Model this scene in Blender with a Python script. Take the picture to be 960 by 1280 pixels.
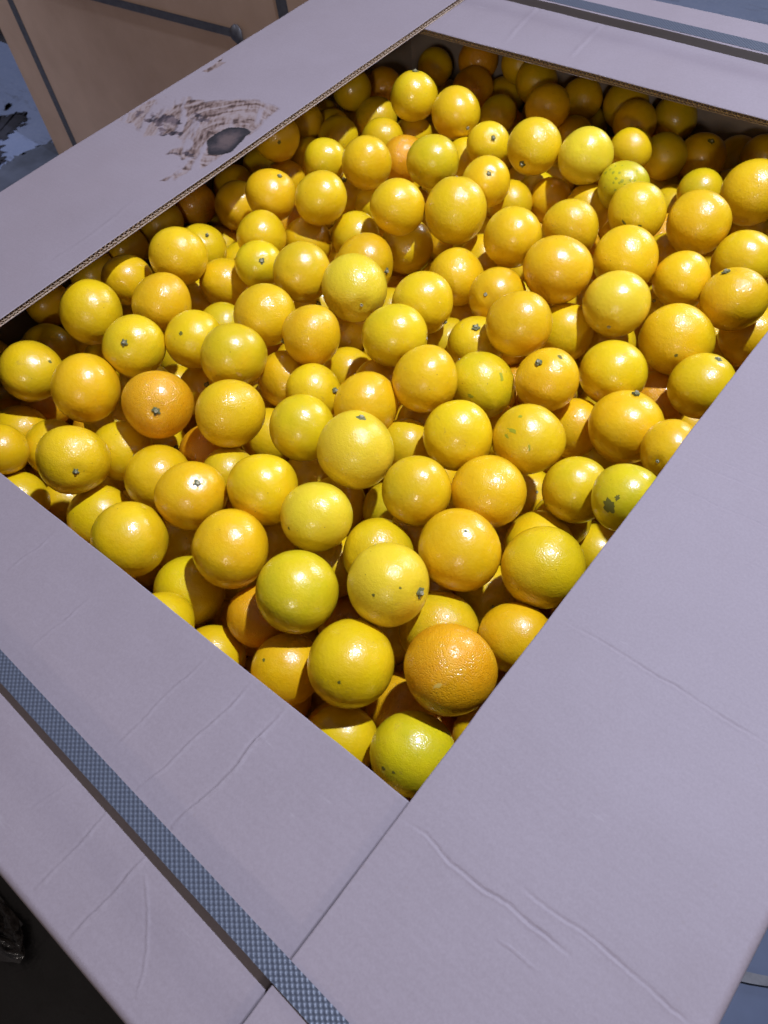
import bpy, math, random
import numpy as np

# ------------------------------------------------------------------ clear
for o in list(bpy.data.objects):
    bpy.data.objects.remove(o)
SC = bpy.context.scene
COL = SC.collection

# ------------------------------------------------------------------ camera
from mathutils import Matrix, Vector
cam_d = bpy.data.cameras.new('camera')
cam = bpy.data.objects.new('camera', cam_d)
COL.objects.link(cam)
cam.matrix_world = Matrix((
    (0.76950061, -0.47252921, 0.42963352, 0.140579),
    (0.63040955, 0.66969831, -0.39254040, -0.101425),
    (-0.10223804, 0.57290515, 0.81322019, 0.609984),
    (0, 0, 0, 1)))
cam_d.sensor_fit = 'VERTICAL'
cam_d.sensor_height = 24.0
cam_d.sensor_width = 18.0
cam_d.lens = 18.502
cam_d.clip_start = 0.01
cam_d.clip_end = 200
cam_d.dof.use_dof = True
cam_d.dof.focus_distance = 0.85
cam_d.dof.aperture_fstop = 9.0
SC.camera = cam

# ------------------------------------------------------------------ light: a market hall under cool lamps, plus an added fill spot
world = bpy.data.worlds.new('World')
SC.world = world
world.use_nodes = True
bg = world.node_tree.nodes['Background']
bg.inputs['Color'].default_value = (1.0, 0.84, 0.78, 1)
bg.inputs['Strength'].default_value = 0.15

def aim(o, target):
    d = Vector(target) - o.location
    o.rotation_euler = d.to_track_quat('-Z', 'Y').to_euler()

def area(name, loc, target, size, energy, color, size_y=None):
    l = bpy.data.lights.new(name, 'AREA')
    l.energy = energy
    l.color = color
    if size_y:
        l.shape = 'RECTANGLE'; l.size = size; l.size_y = size_y
    else:
        l.shape = 'DISK'; l.size = size
    o = bpy.data.objects.new(name, l)
    o.location = loc
    COL.objects.link(o)
    aim(o, target)
    return o

area('ceiling_lamp', (0.26, 1.14, 2.30), (-0.35, 0.5, 0.0), 0.095, 126, (0.640, 0.725, 1.0))
area('hall_lamp', (0.75, 9.0, 2.55), (-0.35, 0.5, 0.0), 2.0, 320, (0.80, 0.88, 1.0), 1.1)
area('rear_lamp', (2.35, -3.6, 2.15), (-0.35, 0.5, 0.0), 0.45, 38, (1.0, 0.90, 0.82))
sp_d = bpy.data.lights.new('aisle_fill_spot', 'SPOT')  # added unseen spot, brightens the left floor and the far bin's front
sp_d.energy = 430; sp_d.color = (0.70, 0.78, 1.0); sp_d.spot_size = math.radians(60); sp_d.spot_blend = .5; sp_d.shadow_soft_size = .12
sp = bpy.data.objects.new('aisle_fill_spot', sp_d)
sp.location = (-4.3, 0.7, 3.2)
COL.objects.link(sp)

SC.view_settings.view_transform = 'Standard'
SC.view_settings.look = 'None'
SC.view_settings.exposure = 0.0
SC.view_settings.gamma = 1.0
SC.view_settings.use_curve_mapping = False

# ------------------------------------------------------------------ helpers
def link(o, parent=None):
    COL.objects.link(o)
    if parent is not None:
        o.parent = parent
    return o

def mesh_obj(name, verts, faces, mats, parent=None, smooth=False, midx=None):
    me = bpy.data.meshes.new(name)
    me.from_pydata([tuple(v) for v in verts], [], [tuple(f) for f in faces])
    for m in (mats if isinstance(mats, (list, tuple)) else [mats]):
        me.materials.append(m)
    if midx is not None:
        me.polygons.foreach_set('material_index', midx)
    if smooth:
        me.polygons.foreach_set('use_smooth', [True] * len(me.polygons))
    me.update()
    o = bpy.data.objects.new(name, me)
    return link(o, parent)

def empty(name, loc, label, cat, group=None):
    o = bpy.data.objects.new(name, None)
    o.empty_display_size = 0.1
    o.location = loc
    COL.objects.link(o)
    tag(o, label, cat, group)
    return o

def tag(o, label=None, cat=None, group=None, kind=None):
    if label: o['label'] = label
    if cat: o['category'] = cat
    if group: o['group'] = group
    if kind: o['kind'] = kind
    return o

class MB:
    def __init__(s):
        s.v = []; s.f = []
    def add(s, vs, fs):
        b = len(s.v)
        s.v += [tuple(v) for v in vs]
        s.f += [tuple(i + b for i in f) for f in fs]
    def box(s, x0, x1, y0, y1, z0, z1):
        s.add([(x0,y0,z0),(x1,y0,z0),(x1,y1,z0),(x0,y1,z0),(x0,y0,z1),(x1,y0,z1),(x1,y1,z1),(x0,y1,z1)],
              [(0,3,2,1),(4,5,6,7),(0,1,5,4),(1,2,6,5),(2,3,7,6),(3,0,4,7)])
    def build(s, name, mat, parent=None, smooth=False):
        return mesh_obj(name, s.v, s.f, mat, parent, smooth)

def hash2(a, b, seed=0):
    h = np.sin(a * 127.1 + b * 311.7 + seed * 74.7) * 43758.5453
    return h - np.floor(h)

def vnoise(x, y, seed=0):
    xi = np.floor(x); yi = np.floor(y); xf = x - xi; yf = y - yi
    u = xf * xf * (3 - 2 * xf); v = yf * yf * (3 - 2 * yf)
    a = hash2(xi, yi, seed); b = hash2(xi + 1, yi, seed); c = hash2(xi, yi + 1, seed); d = hash2(xi + 1, yi + 1, seed)
    return (a * (1 - u) + b * u) * (1 - v) + (c * (1 - u) + d * u) * v

def fbm(x, y, seed=0, octv=4):
    t = 0; a = .5; n = 0
    for k in range(octv):
        t = t + a * vnoise(x, y, seed + k); n += a; a *= .5; x = x * 2.03 + 5.1; y = y * 2.03 + 1.7
    return t / n

# ------------------------------------------------------------------ materials
class NT:
    def __init__(s, name):
        s.m = bpy.data.materials.new(name)
        s.m.use_nodes = True
        s.t = s.m.node_tree
        s.b = s.t.nodes['Principled BSDF']
    def n(s, typ, **kw):
        nd = s.t.nodes.new(typ)
        for k, v in kw.items():
            if k in nd.inputs.keys() if hasattr(nd.inputs, 'keys') else False:
                nd.inputs[k].default_value = v
            else:
                setattr(nd, k, v)
        return nd
    def l(s, a, b):
        s.t.links.new(a, b)
    def noise(s, vec, scale, detail=4, rough=.55, dist=0.0):
        nd = s.t.nodes.new('ShaderNodeTexNoise')
        nd.inputs['Scale'].default_value = scale
        nd.inputs['Detail'].default_value = detail
        nd.inputs['Roughness'].default_value = rough
        nd.inputs['Distortion'].default_value = dist
        if vec is not None: s.l(vec, nd.inputs['Vector'])
        return nd.outputs['Fac']
    def ramp(s, fac, stops):
        nd = s.t.nodes.new('ShaderNodeValToRGB')
        e = nd.color_ramp.elements
        while len(e) < len(stops): e.new(0.5)
        for i, (p, c) in enumerate(stops):
            e[i].position = p
            e[i].color = c if len(c) == 4 else (*c, 1)
        s.l(fac, nd.inputs['Fac'])
        return nd.outputs['Color']
    def mix(s, fac, a, b, blend='MIX'):
        nd = s.t.nodes.new('ShaderNodeMix')
        nd.data_type = 'RGBA'; nd.blend_type = blend
        for sock, val in ((nd.inputs[0], fac), (nd.inputs[6], a), (nd.inputs[7], b)):
            if isinstance(val, (int, float)): sock.default_value = val
            elif isinstance(val, tuple): sock.default_value = val if len(val) == 4 else (*val, 1)
            else: s.l(val, sock)
        return nd.outputs[2]
    def math(s, op, a, b=None, c=None):
        nd = s.t.nodes.new('ShaderNodeMath'); nd.operation = op
        for i, val in enumerate((a, b, c)):
            if val is None: continue
            if isinstance(val, (int, float)): nd.inputs[i].default_value = val
            else: s.l(val, nd.inputs[i])
        return nd.outputs[0]
    def bump(s, h, strength, dist, normal=None):
        nd = s.t.nodes.new('ShaderNodeBump')
        nd.inputs['Strength'].default_value = strength
        nd.inputs['Distance'].default_value = dist
        s.l(h, nd.inputs['Height'])
        if normal is not None: s.l(normal, nd.inputs['Normal'])
        return nd.outputs['Normal']
    def coords(s, which='Object'):
        return s.t.nodes.new('ShaderNodeTexCoord').outputs[which]
    def mapping(s, vec, scale=(1,1,1), rot=(0,0,0), loc=(0,0,0)):
        nd = s.t.nodes.new('ShaderNodeMapping')
        nd.inputs['Scale'].default_value = scale
        nd.inputs['Rotation'].default_value = rot
        nd.inputs['Location'].default_value = loc
        s.l(vec, nd.inputs['Vector'])
        return nd.outputs['Vector']

def mat_orange():
    t = NT('orange_peel')
    co = t.coords()
    info = t.t.nodes.new('ShaderNodeObjectInfo')
    off = t.t.nodes.new('ShaderNodeVectorMath'); off.operation = 'ADD'
    sc = t.t.nodes.new('ShaderNodeVectorMath'); sc.operation = 'SCALE'
    cmb = t.t.nodes.new('ShaderNodeCombineXYZ')
    for i, k in enumerate((17.0, 41.0, 73.0)):
        t.l(t.math('MULTIPLY', info.outputs['Random'], k), cmb.inputs[i])
    t.l(co, off.inputs[0]); t.l(cmb.outputs[0], off.inputs[1])
    v = off.outputs[0]
    mott = t.noise(v, 1.1, 3, .5)
    mott2 = t.noise(v, 5.0, 4, .6)
    base = info.outputs['Color']
    # riper and greener areas of one fruit
    hsv = t.t.nodes.new('ShaderNodeHueSaturation')
    hsv.inputs['Hue'].default_value = 0.493
    hsv.inputs['Value'].default_value = 0.97
    t.l(base, hsv.inputs['Color'])
    f1 = t.ramp(mott, [(0.42, (0,0,0)), (0.66, (1,1,1))])
    c = t.mix(f1, base, hsv.outputs['Color'])
    g = t.ramp(t.noise(v, 0.8, 2, .5), [(0.40, (0,0,0)), (0.62, (1,1,1))])
    gf = t.math('MULTIPLY', g, info.outputs['Alpha'])
    c = t.mix(gf, c, (0.42, 0.36, 0.006))
    c = t.mix(t.math('MULTIPLY', t.ramp(mott2, [(0.45, (0,0,0)), (0.75, (1,1,1))]), 0.22), c, (0.74, 0.47, 0.02))
    # rind scars and specks
    vo = t.t.nodes.new('ShaderNodeTexVoronoi'); vo.inputs['Scale'].default_value = 2.8
    t.l(v, vo.inputs['Vector'])
    sp = t.ramp(vo.outputs['Distance'], [(0.030, (1,1,1)), (0.055, (0,0,0))])
    c = t.mix(t.math('MULTIPLY', sp, 0.75), c, (0.16, 0.085, 0.012))
    scar = t.noise(t.mapping(v, (1.0, 1.0, 0.35)), 3.2, 6, .72, .5)
    sf = t.ramp(scar, [(0.63, (0,0,0)), (0.71, (1,1,1))])
    c = t.mix(t.math('MULTIPLY', sf, 0.42), c, (0.40, 0.25, 0.035))
    gs = t.ramp(t.noise(v, 13.0, 3, .6), [(0.62, (0,0,0)), (0.72, (1,1,1))])
    c = t.mix(t.math('MULTIPLY', t.math('MULTIPLY', gs, info.outputs['Alpha']), 0.5), c, (0.22, 0.25, 0.02))
    t.l(c, t.b.inputs['Base Color'])
    # pores
    po = t.t.nodes.new('ShaderNodeTexVoronoi'); po.inputs['Scale'].default_value = 26.0
    po.feature = 'SMOOTH_F1'; po.inputs['Smoothness'].default_value = .6
    t.l(v, po.inputs['Vector'])
    ph = t.ramp(po.outputs['Distance'], [(0.0, (0,0,0)), (0.45, (1,1,1))])
    lump = t.noise(v, 9.0, 2, .5)
    n1 = t.bump(ph, 1.0, 0.02)
    pst = t.ramp(info.outputs['Random'], [(0.30, (0.08,)*3), (0.95, (0.18,)*3)])
    t.l(t.math('MAXIMUM', pst, t.math('MULTIPLY', t.math('LESS_THAN', info.outputs['Alpha'], 0.001), 0.30)), n1.node.inputs['Strength'])
    n2 = t.bump(lump, 0.045, 0.05, n1)
    t.l(n2, t.b.inputs['Normal'])
    r = t.ramp(mott2, [(0.3, (0.30,)*3), (0.7, (0.40,)*3)])
    t.l(r, t.b.inputs['Roughness'])
    t.b.inputs['IOR'].default_value = 1.45
    t.b.inputs['Specular IOR Level'].default_value = 0.5
    t.b.inputs['Coat Weight'].default_value = 0.5
    t.b.inputs['Coat Roughness'].default_value = 0.13
    t.l(n2, t.b.inputs['Coat Normal'])
    t.b.inputs['Subsurface Weight'].default_value = 0.0
    return t.m

def mat_calyx():
    t = NT('stem_scar')
    co = t.coords()
    c = t.ramp(t.noise(co, 900, 3, .6), [(0.35, (0.045, 0.048, 0.014)), (0.52, (0.13, 0.13, 0.04)), (0.72, (0.30, 0.27, 0.10))])
    t.l(c, t.b.inputs['Base Color'])
    t.b.inputs['Roughness'].default_value = 0.85
    return t.m

def mat_button():
    t = NT('stem_button')
    co = t.coords()
    c = t.ramp(t.noise(co, 1500, 3, .6), [(0.35, (0.20, 0.18, 0.08)), (0.7, (0.50, 0.46, 0.30))])
    t.l(c, t.b.inputs['Base Color'])
    t.b.inputs['Roughness'].default_value = 0.9
    return t.m

KRAFT_A = (0.237, 0.193, 0.198)
KRAFT_B = (0.214, 0.173, 0.176)
def card_base(t, co):
    # pulp: broad cloudiness, horizontal fibre streaks, small flecks
    c = t.ramp(t.noise(co, 9.0, 5, .6), [(0.3, KRAFT_B), (0.7, KRAFT_A)])
    grain = t.noise(co, 420, 3, .7)
    c = t.mix(0.35, c, t.ramp(grain, [(0.3, (0.193, 0.152, 0.150)), (0.7, (0.265, 0.216, 0.215))]))
    fib = t.noise(t.mapping(co, (1, 9, 1), (0, 0, 0.5)), 90, 4, .7)
    c = t.mix(t.math('MULTIPLY', t.ramp(fib, [(0.60, (0,0,0)), (0.74, (1,1,1))]), 0.16), c, (0.18, 0.138, 0.125))
    fl = t.t.nodes.new('ShaderNodeTexVoronoi'); fl.inputs['Scale'].default_value = 42
    t.l(co, fl.inputs['Vector'])
    fk = t.ramp(fl.outputs['Distance'], [(0.035, (1,1,1)), (0.07, (0,0,0))])
    c = t.mix(t.math('MULTIPLY', fk, 0.22), c, (0.20, 0.15, 0.13))
    return c

def mat_card(name='kraft_board', torn=False):
    t = NT(name)
    co = t.coords()
    c = card_base(t, co)
    smd = t.noise(co, 3.1, 4, .6)
    c = t.mix(t.math('MULTIPLY', t.ramp(smd, [(0.50, (0,0,0)), (0.72, (1,1,1))]), 0.30), c, (0.206, 0.157, 0.151))
    sc1 = t.noise(t.mapping(co, (1, 2.2, 1), (0, 0, 1.1)), 26, 7, .78, .8)
    c = t.mix(t.math('MULTIPLY', t.ramp(sc1, [(0.66, (0,0,0)), (0.74, (1,1,1))]), 0.30), c, (0.14, 0.108, 0.10))
    sc2 = t.noise(t.mapping(co, (1, 6, 1), (0, 0, -0.7)), 14, 6, .75, .3)
    c = t.mix(t.math('MULTIPLY', t.ramp(sc2, [(0.64, (0,0,0)), (0.70, (1,1,1))]), 0.28), c, (0.31, 0.265, 0.26))
    t.l(c, t.b.inputs['Base Color'])
    h = t.noise(co, 260, 3, .6)
    nb0 = t.bump(h, 0.05, 0.0006)
    wv = t.t.nodes.new('ShaderNodeTexWave'); wv.bands_direction = 'Y'
    wv.inputs['Scale'].default_value = 40; wv.inputs['Distortion'].default_value = 1.5
    t.l(co, wv.inputs['Vector'])
    nb = t.bump(wv.outputs['Fac'], 0.05, 0.0006, nb0)
    # faint washboard of the flutes beneath the liner
    t.l(nb, t.b.inputs['Normal'])
    t.b.inputs['Roughness'].default_value = 0.62
    t.b.inputs['Specular IOR Level'].default_value = 0.32
    if torn:
        at = t.t.nodes.new('ShaderNodeVertexColor'); at.layer_name = 'tear'
        sep = t.t.nodes.new('ShaderNodeSeparateColor')
        t.l(at.outputs['Color'], sep.inputs['Color'])
        sw = t.t.nodes.new('ShaderNodeVertexColor'); sw.layer_name = 'swirl'
        sep2 = t.t.nodes.new('ShaderNodeSeparateColor')
        t.l(sw.outputs['Color'], sep2.inputs['Color'])
        tc = t.ramp(sep2.outputs[0], [(0.30, (0.035, 0.018, 0.014)), (0.42, (0.105, 0.058, 0.040)), (0.52, (0.175, 0.108, 0.074)), (0.64, (0.245, 0.172, 0.132))])
        c2 = t.mix(t.math('MULTIPLY', sep.outputs[0], t.ramp(sep2.outputs[0], [(0.36, (0.96,)*3), (0.62, (0.42,)*3)])), c, tc)
        dk = t.ramp(sep2.outputs[0], [(0.35, (0.022, 0.016, 0.020)), (0.6, (0.11, 0.075, 0.075))])
        c2 = t.mix(sep.outputs[2], c2, dk)
        en = t.math('ADD', sep2.outputs[1], t.math('MULTIPLY_ADD', t.noise(co, 60, 4, .7), 1.1, -0.55))
        ov = t.ramp(en, [(0.25, (0.085, 0.058, 0.052)), (0.50, (0.052, 0.037, 0.036)), (0.72, (0.022, 0.018, 0.020)), (0.95, (0.011, 0.009, 0.010))])
        c2 = t.mix(sep.outputs[1], c2, ov)
        t.l(c2, t.b.inputs['Base Color'])
    return t.m

def mat_simple(name, a, b, scale, rough, spec=.5, bump=0.0, bscale=200, bdist=.001):
    t = NT(name)
    co = t.coords()
    c = t.ramp(t.noise(co, scale, 5, .6), [(0.3, a), (0.7, b)])
    t.l(c, t.b.inputs['Base Color'])
    t.b.inputs['Roughness'].default_value = rough
    t.b.inputs['Specular IOR Level'].default_value = spec
    if bump:
        t.l(t.bump(t.noise(co, bscale, 4, .6), bump, bdist), t.b.inputs['Normal'])
    return t.m

def mat_strap():
    t = NT('strapping_band')
    uv = t.coords('UV')
    sx = t.t.nodes.new('ShaderNodeSeparateXYZ'); t.l(uv, sx.inputs[0])
    # embossed lozenges: a + b and a - b waves over the band
    a = t.math('MULTIPLY', sx.outputs[0], 2 * math.pi / 0.0056)
    b = t.math('MULTIPLY', sx.outputs[1], 2 * math.pi / 0.0046)
    p = t.math('SINE', t.math('ADD', a, b)); q = t.math('SINE', t.math('SUBTRACT', a, b))
    h = t.math('ADD', t.math('MULTIPLY', p, 0.5), t.math('MULTIPLY', q, 0.5))
    h2 = t.math('MULTIPLY_ADD', h, 0.5, 0.5)
    c = t.ramp(h2, [(0.15, (0.032, 0.036, 0.050)), (0.60, (0.050, 0.057, 0.075)), (0.95, (0.100, 0.110, 0.135))])
    c = t.mix(t.math('MULTIPLY', t.noise(uv, 160, 4, .7), 0.35), c, (0.11, 0.125, 0.14))
    t.l(c, t.b.inputs['Base Color'])
    t.l(t.bump(h2, 0.6, 0.0008), t.b.inputs['Normal'])
    t.b.inputs['Roughness'].default_value = 0.42
    return t.m

def mat_floor():
    t = NT('hall_floor')
    co = t.coords()
    c = t.ramp(t.noise(co, 1.3, 6, .65), [(0.3, (0.110, 0.140, 0.225)), (0.7, (0.165, 0.195, 0.300))])
    c = t.mix(t.math('MULTIPLY', t.ramp(t.noise(co, 60, 4, .7), [(0.5, (0,0,0)), (0.75, (1,1,1))]), 0.35), c, (0.24, 0.26, 0.33))
    c = t.mix(t.math('MULTIPLY', t.ramp(t.noise(t.mapping(co, (1, 4, 1), (0, 0, .4)), 5, 6, .75), [(0.56, (0,0,0)), (0.66, (1,1,1))]), 0.5), c, (0.055, 0.060, 0.085))
    t.l(c, t.b.inputs['Base Color'])
    t.b.inputs['Roughness'].default_value = 0.7
    t.l(t.bump(t.noise(co, 120, 4, .6), 0.25, 0.002), t.b.inputs['Normal'])
    return t.m

M_ORANGE = mat_orange(); M_CALYX = mat_calyx(); M_BUTTON = mat_button()
M_CARD = mat_card(); M_TORN = mat_card('torn_kraft_board', True)
M_RAW = mat_simple('cut_board', (0.30, 0.21, 0.14), (0.46, 0.35, 0.25), 300, .8, .2)
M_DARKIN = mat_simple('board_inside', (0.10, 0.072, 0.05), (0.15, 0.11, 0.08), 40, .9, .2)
M_INNER = mat_simple('inner_board', (0.30, 0.235, 0.19), (0.38, 0.31, 0.255), 12, .8, .2)
M_SIDE = mat_simple('side_board', (0.52, 0.345, 0.235), (0.60, 0.405, 0.28), 7, .75, .25, .05, 240, .0006)
M_STRAP = mat_strap()
M_BLACKSTRAP = mat_simple('black_band', (0.060, 0.055, 0.055), (0.105, 0.098, 0.096), 60, .5, .4)
M_FLOOR = mat_floor()
M_WET = mat_simple('floor_patch', (0.012, 0.013, 0.020), (0.030, 0.032, 0.045), 9, .45, .4)
M_GREYFLOOR = mat_simple('grey_floor', (0.040, 0.046, 0.062), (0.085, 0.096, 0.130), 7, .5, .4)
M_FLOORSHADE = mat_simple('painted_floor_shade', (0.022, 0.034, 0.070), (0.040, 0.056, 0.105), 7, .5, .4)  # floor colour with shade painted into it
M_BLACK = mat_simple('black_plastic', (0.010, 0.010, 0.011), (0.020, 0.020, 0.022), 8, .38, .5, .3, 14, .02)
M_FILM = mat_simple('stretch_film', (0.015, 0.015, 0.017), (0.04, 0.04, 0.045), 30, .2, .7, .4, 60, .01)
M_DARKWOOD = mat_simple('dark_wood', (0.035, 0.026, 0.018), (0.065, 0.048, 0.034), 20, .8, .3)

# ------------------------------------------------------------------ floor
FZ = -1.14
fl = mesh_obj('floor', [(-14, -9, FZ), (9, -9, FZ), (9, 16, FZ), (-14, 16, FZ)], [(0, 1, 2, 3)], M_FLOOR)
tag(fl, kind='structure')

def floor_sheet(pts, z, seed, mat=None):
    # ragged thin sheet on the floor: wet spots, a darker patch, painted shade
    pts = np.array(pts); out = []
    n = len(pts)
    for i in range(n):
        a = pts[i]; b = pts[(i + 1) % n]
        for k in range(6):
            p = a + (b - a) * k / 6.0
            j = (np.array([hash2(p[0] * 31, p[1] * 17, seed), hash2(p[0] * 13, p[1] * 29, seed + 5)]) - .5) * .045
            out.append((p[0] + j[0], p[1] + j[1], z))
    o = mesh_obj('floor_patch', out, [tuple(range(len(out)))], mat or M_WET)
    return tag(o, kind='structure')
floor_sheet([(-3.673, 1.394), (-3.663, 1.434), (-3.649, 1.471), (-3.62, 1.497), (-3.592, 1.519), (-3.55, 1.502), (-3.539, 1.508), (-3.509, 1.458), (-3.494, 1.394), (-3.493, 1.363), (-3.493, 1.318), (-3.499, 1.277)], FZ + .004, 3)
floor_sheet([(-3.509, 1.284), (-3.458, 1.294), (-3.411, 1.276), (-3.331, 1.236), (-3.314, 1.203), (-3.341, 1.17)], FZ + .004, 7)
floor_sheet([(-3.73, 1.513), (-3.736, 1.531), (-3.727, 1.53), (-3.716, 1.505)], FZ + .004, 9)
floor_sheet([(-3.307, 1.148), (-3.301, 1.187), (-3.3, 1.229), (-3.305, 1.281), (-3.29, 1.326), (-3.286, 1.39), (-3.278, 1.438), (-3.166, 1.438), (-3.066, 1.362), (-3.053, 1.018), (-3.06, 0.981)], FZ + .003, 13, M_GREYFLOOR)  # darker grey patch of floor next to the left flap
floor_sheet([(.30,-.3),(.9,-.3),(.95,.25),(.8,.46),(.5,.50),(.30,.48)], FZ + .003, 17, M_FLOORSHADE)  # shade on the floor beside the right flap, painted as a dark sheet

# ------------------------------------------------------------------ cardboard bin
X0, X1, Y0, Y1 = -1.008, 0.243, -0.237, 1.259        # outside of the walls
OX0, OX1, OY0, OY1 = -0.760, 0.0, 0.0, 1.005         # the opening
ZL, ZS = 0.0, -0.0102                                 # tops of the long flaps and of the short flaps under them
TH = 0.0095

bin_ = empty('cardboard_bin', ((X0 + X1) / 2, (Y0 + Y1) / 2, FZ),
             'big open cardboard bin heaped with oranges, four flaps folded flat round its opening', 'bin')

def wp(v):      # world points to the space of the bin
    b = bin_.location
    return [(x - b.x, y - b.y, z - b.z) for (x, y, z) in v]

def seg_dist(px, py, a, b):
    ax, ay = a; bx, by = b
    dx, dy = bx - ax, by - ay
    L2 = dx * dx + dy * dy + 1e-12
    t = np.clip(((px - ax) * dx + (py - ay) * dy) / L2, 0, 1)
    d = np.hypot(px - (ax + t * dx), py - (ay + t * dy))
    side = np.sign((px - ax) * dy - (py - ay) * dx)
    return d, side, t

def crease_height(px, py, creases):
    z = np.zeros_like(px)
    for pts, h, wid in creases:
        best = np.full(px.shape, 9.0); sd = np.zeros_like(px); run = np.zeros_like(px)
        n = len(pts) - 1
        jx = px + (vnoise(px * 60, py * 60, 3) - .5) * .0022 + (vnoise(px * 260, py * 260, 3) - .5) * .0008
        jy = py + (vnoise(px * 60, py * 60, 8) - .5) * .0022 + (vnoise(px * 260, py * 260, 8) - .5) * .0008
        for i in range(n):
            d, s, t = seg_dist(jx, jy, pts[i], pts[i + 1])
            m = d < best
            best[m] = d[m]; sd[m] = s[m]; run[m] = (i + t[m]) / n
        fade = np.clip(np.minimum(run, 1 - run) * 7 + .25, 0, 1) * (0.65 + 0.7 * vnoise(run * 9, run * 3 + h * 900, 5))
        x = best * sd
        z += h * fade * (np.exp(-(x / wid) ** 2) - 0.45 * np.exp(-((x - 1.7 * wid) / (1.0 * wid)) ** 2))
    return z

def point_in_poly(px, py, poly):
    ins = np.zeros(px.shape, bool)
    n = len(poly)
    for i in range(n):
        x1, y1 = poly[i]; x2, y2 = poly[(i + 1) % n]
        c = ((y1 > py) != (y2 > py)) & (px < (x2 - x1) * (py - y1) / (y2 - y1 + 1e-15) + x1)
        ins ^= c
    return ins

def make_flap(x0, x1, y0, y1, ztop, fold, res, creases, mat, label, seed, tears=None):
    """fold: the side ('x0','x1','y0','y1') bent down into the wall; the opposite side is the cut edge."""
    nx = int((x1 - x0) / res); ny = int((y1 - y0) / res)
    gx = np.linspace(x0, x1, nx + 1); gy = np.linspace(y0, y1, ny + 1)
    RX, RY = np.meshgrid(gx, gy, indexing='ij')
    dist = {'x0': RX - x0, 'x1': x1 - RX, 'y0': RY - y0, 'y1': y1 - RY}[fold]
    Z = crease_height(RX, RY, creases)
    Z += (fbm(RX * 5, RY * 5, seed) - .5) * .0022 + (fbm(RX * 26, RY * 26, seed + 3) - .5) * .0005
    dcut = {'x0': x1 - RX, 'x1': RX - x0, 'y0': y1 - RY, 'y1': RY - y0}[fold]
    Z *= np.clip(dcut / .035, 0.12, 1)
    r = .007
    q = np.clip(1 - dist / r, 0, 1)
    Z -= r * (1 - np.sqrt(np.maximum(0, 1 - q * q)))
    # nothing may rise into the flap or board that lies above
    Z = np.clip(Z, -.004, .0030 if ztop > -.004 else .0004 + 0 * Z) if False else Z
    ZZ = Z + ztop
    cols = None
    if tears is not None:
        wx = RX + (fbm(RX * 60, RY * 60, 11) - .5) * .022; wy = RY + (fbm(RX * 60, RY * 60, 17) - .5) * .022
        m = sum(point_in_poly(wx + .0022 * math.cos(k * 1.257), wy + .0022 * math.sin(k * 1.257), tears['torn']).astype(float) for k in range(5)) / 5.0
        m = np.maximum(m, point_in_poly(RX, RY, tears['nick']).astype(float))
        hole = fbm(RX * 60 + RY * 40, RY * 24, 31)
        m *= np.clip((hole - .30) * 7, 0, 1)
        ov = point_in_poly(RX + (vnoise(RX*90, RY*90, 4) - .5) * .004, RY, tears['oval']).astype(float)
        sp = np.zeros_like(m)
        for poly in tears['spots']:
            sp = np.maximum(sp, point_in_poly(wx, wy, poly).astype(float))
        sp *= np.clip((fbm(RX * 80, RY * 80, 41) - .38) * 8, 0, 1)
        ZZ = ZZ - .0005 * m - .0003 * sp
        oc = np.mean(np.array(tears['oval']), axis=0)
        ddx = RX - oc[0]; ddy = RY - oc[1]
        dd = np.hypot(ddx, ddy) + (fbm(RX * 18, RY * 18, 71) - .5) * .03; aa = np.arctan2(ddy, ddx)
        swirl = .6 * fbm(dd * 170, aa * 2.2 + 20, 61, 4) + .4 * fbm(RX * 260 + RY * 210, RY * 60 - RX * 60, 64, 3)
        e1 = np.array(tears['oval']) - oc
        rmax = np.zeros_like(dd)
        an = np.arctan2(e1[:, 1], e1[:, 0]); rn = np.hypot(e1[:, 0], e1[:, 1]); o_ = np.argsort(an)
        rmax = np.interp(aa, np.concatenate([an[o_][-1:] - 2 * np.pi, an[o_], an[o_][:1] + 2 * np.pi]), np.concatenate([rn[o_][-1:], rn[o_], rn[o_][:1]]))
        ecc = np.clip(np.hypot(ddx, ddy) / rmax, 0, 1)
        pat = np.stack([swirl, ecc, 0 * m, np.ones_like(m)], -1).reshape(-1, 4)
        cols = np.stack([m, ov, sp, np.ones_like(m)], -1).reshape(-1, 4)
    # the cut edge is not quite straight
    run = RY if fold in ('x0', 'x1') else RX
    wob = (fbm(run * 9, run * 0 + seed, 81) - .5) * .0030 * np.clip(1 - dcut / .03, 0, 1)
    if fold in ('x0', 'x1'): RX = RX + wob
    else: RY = RY + wob
    V = np.stack([RX, RY, ZZ], -1).reshape(-1, 3)
    idx = np.arange((nx + 1) * (ny + 1)).reshape(nx + 1, ny + 1)
    F = np.stack([idx[:-1, :-1], idx[1:, :-1], idx[1:, 1:], idx[:-1, 1:]], -1).reshape(-1, 4).tolist()
    V = V.tolist()
    cut = {'x0': 'x1', 'x1': 'x0', 'y0': 'y1', 'y1': 'y0'}[fold]
    edges = {'y0': idx[:, 0], 'x1': idx[-1, :], 'y1': idx[::-1, -1], 'x0': idx[0, ::-1]}
    for sname, e in edges.items():
        e = e.tolist()
        depth = .0009 if sname == cut else (TH if sname != fold else TH)
        b = len(V)
        for i in e:
            x, y, z = V[i]
            if sname == cut:
                V.append((x, y, z - depth))
            else:
                V.append((x, y, ztop - depth))
        for k in range(len(e) - 1):
            F.append([e[k], b + k, b + k + 1, e[k + 1]])
    # under side
    b = len(V)
    V += [(x0, y0, ztop - TH), (x1, y0, ztop - TH), (x1, y1, ztop - TH), (x0, y1, ztop - TH)]
    F.append([b + 3, b + 2, b + 1, b])
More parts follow.
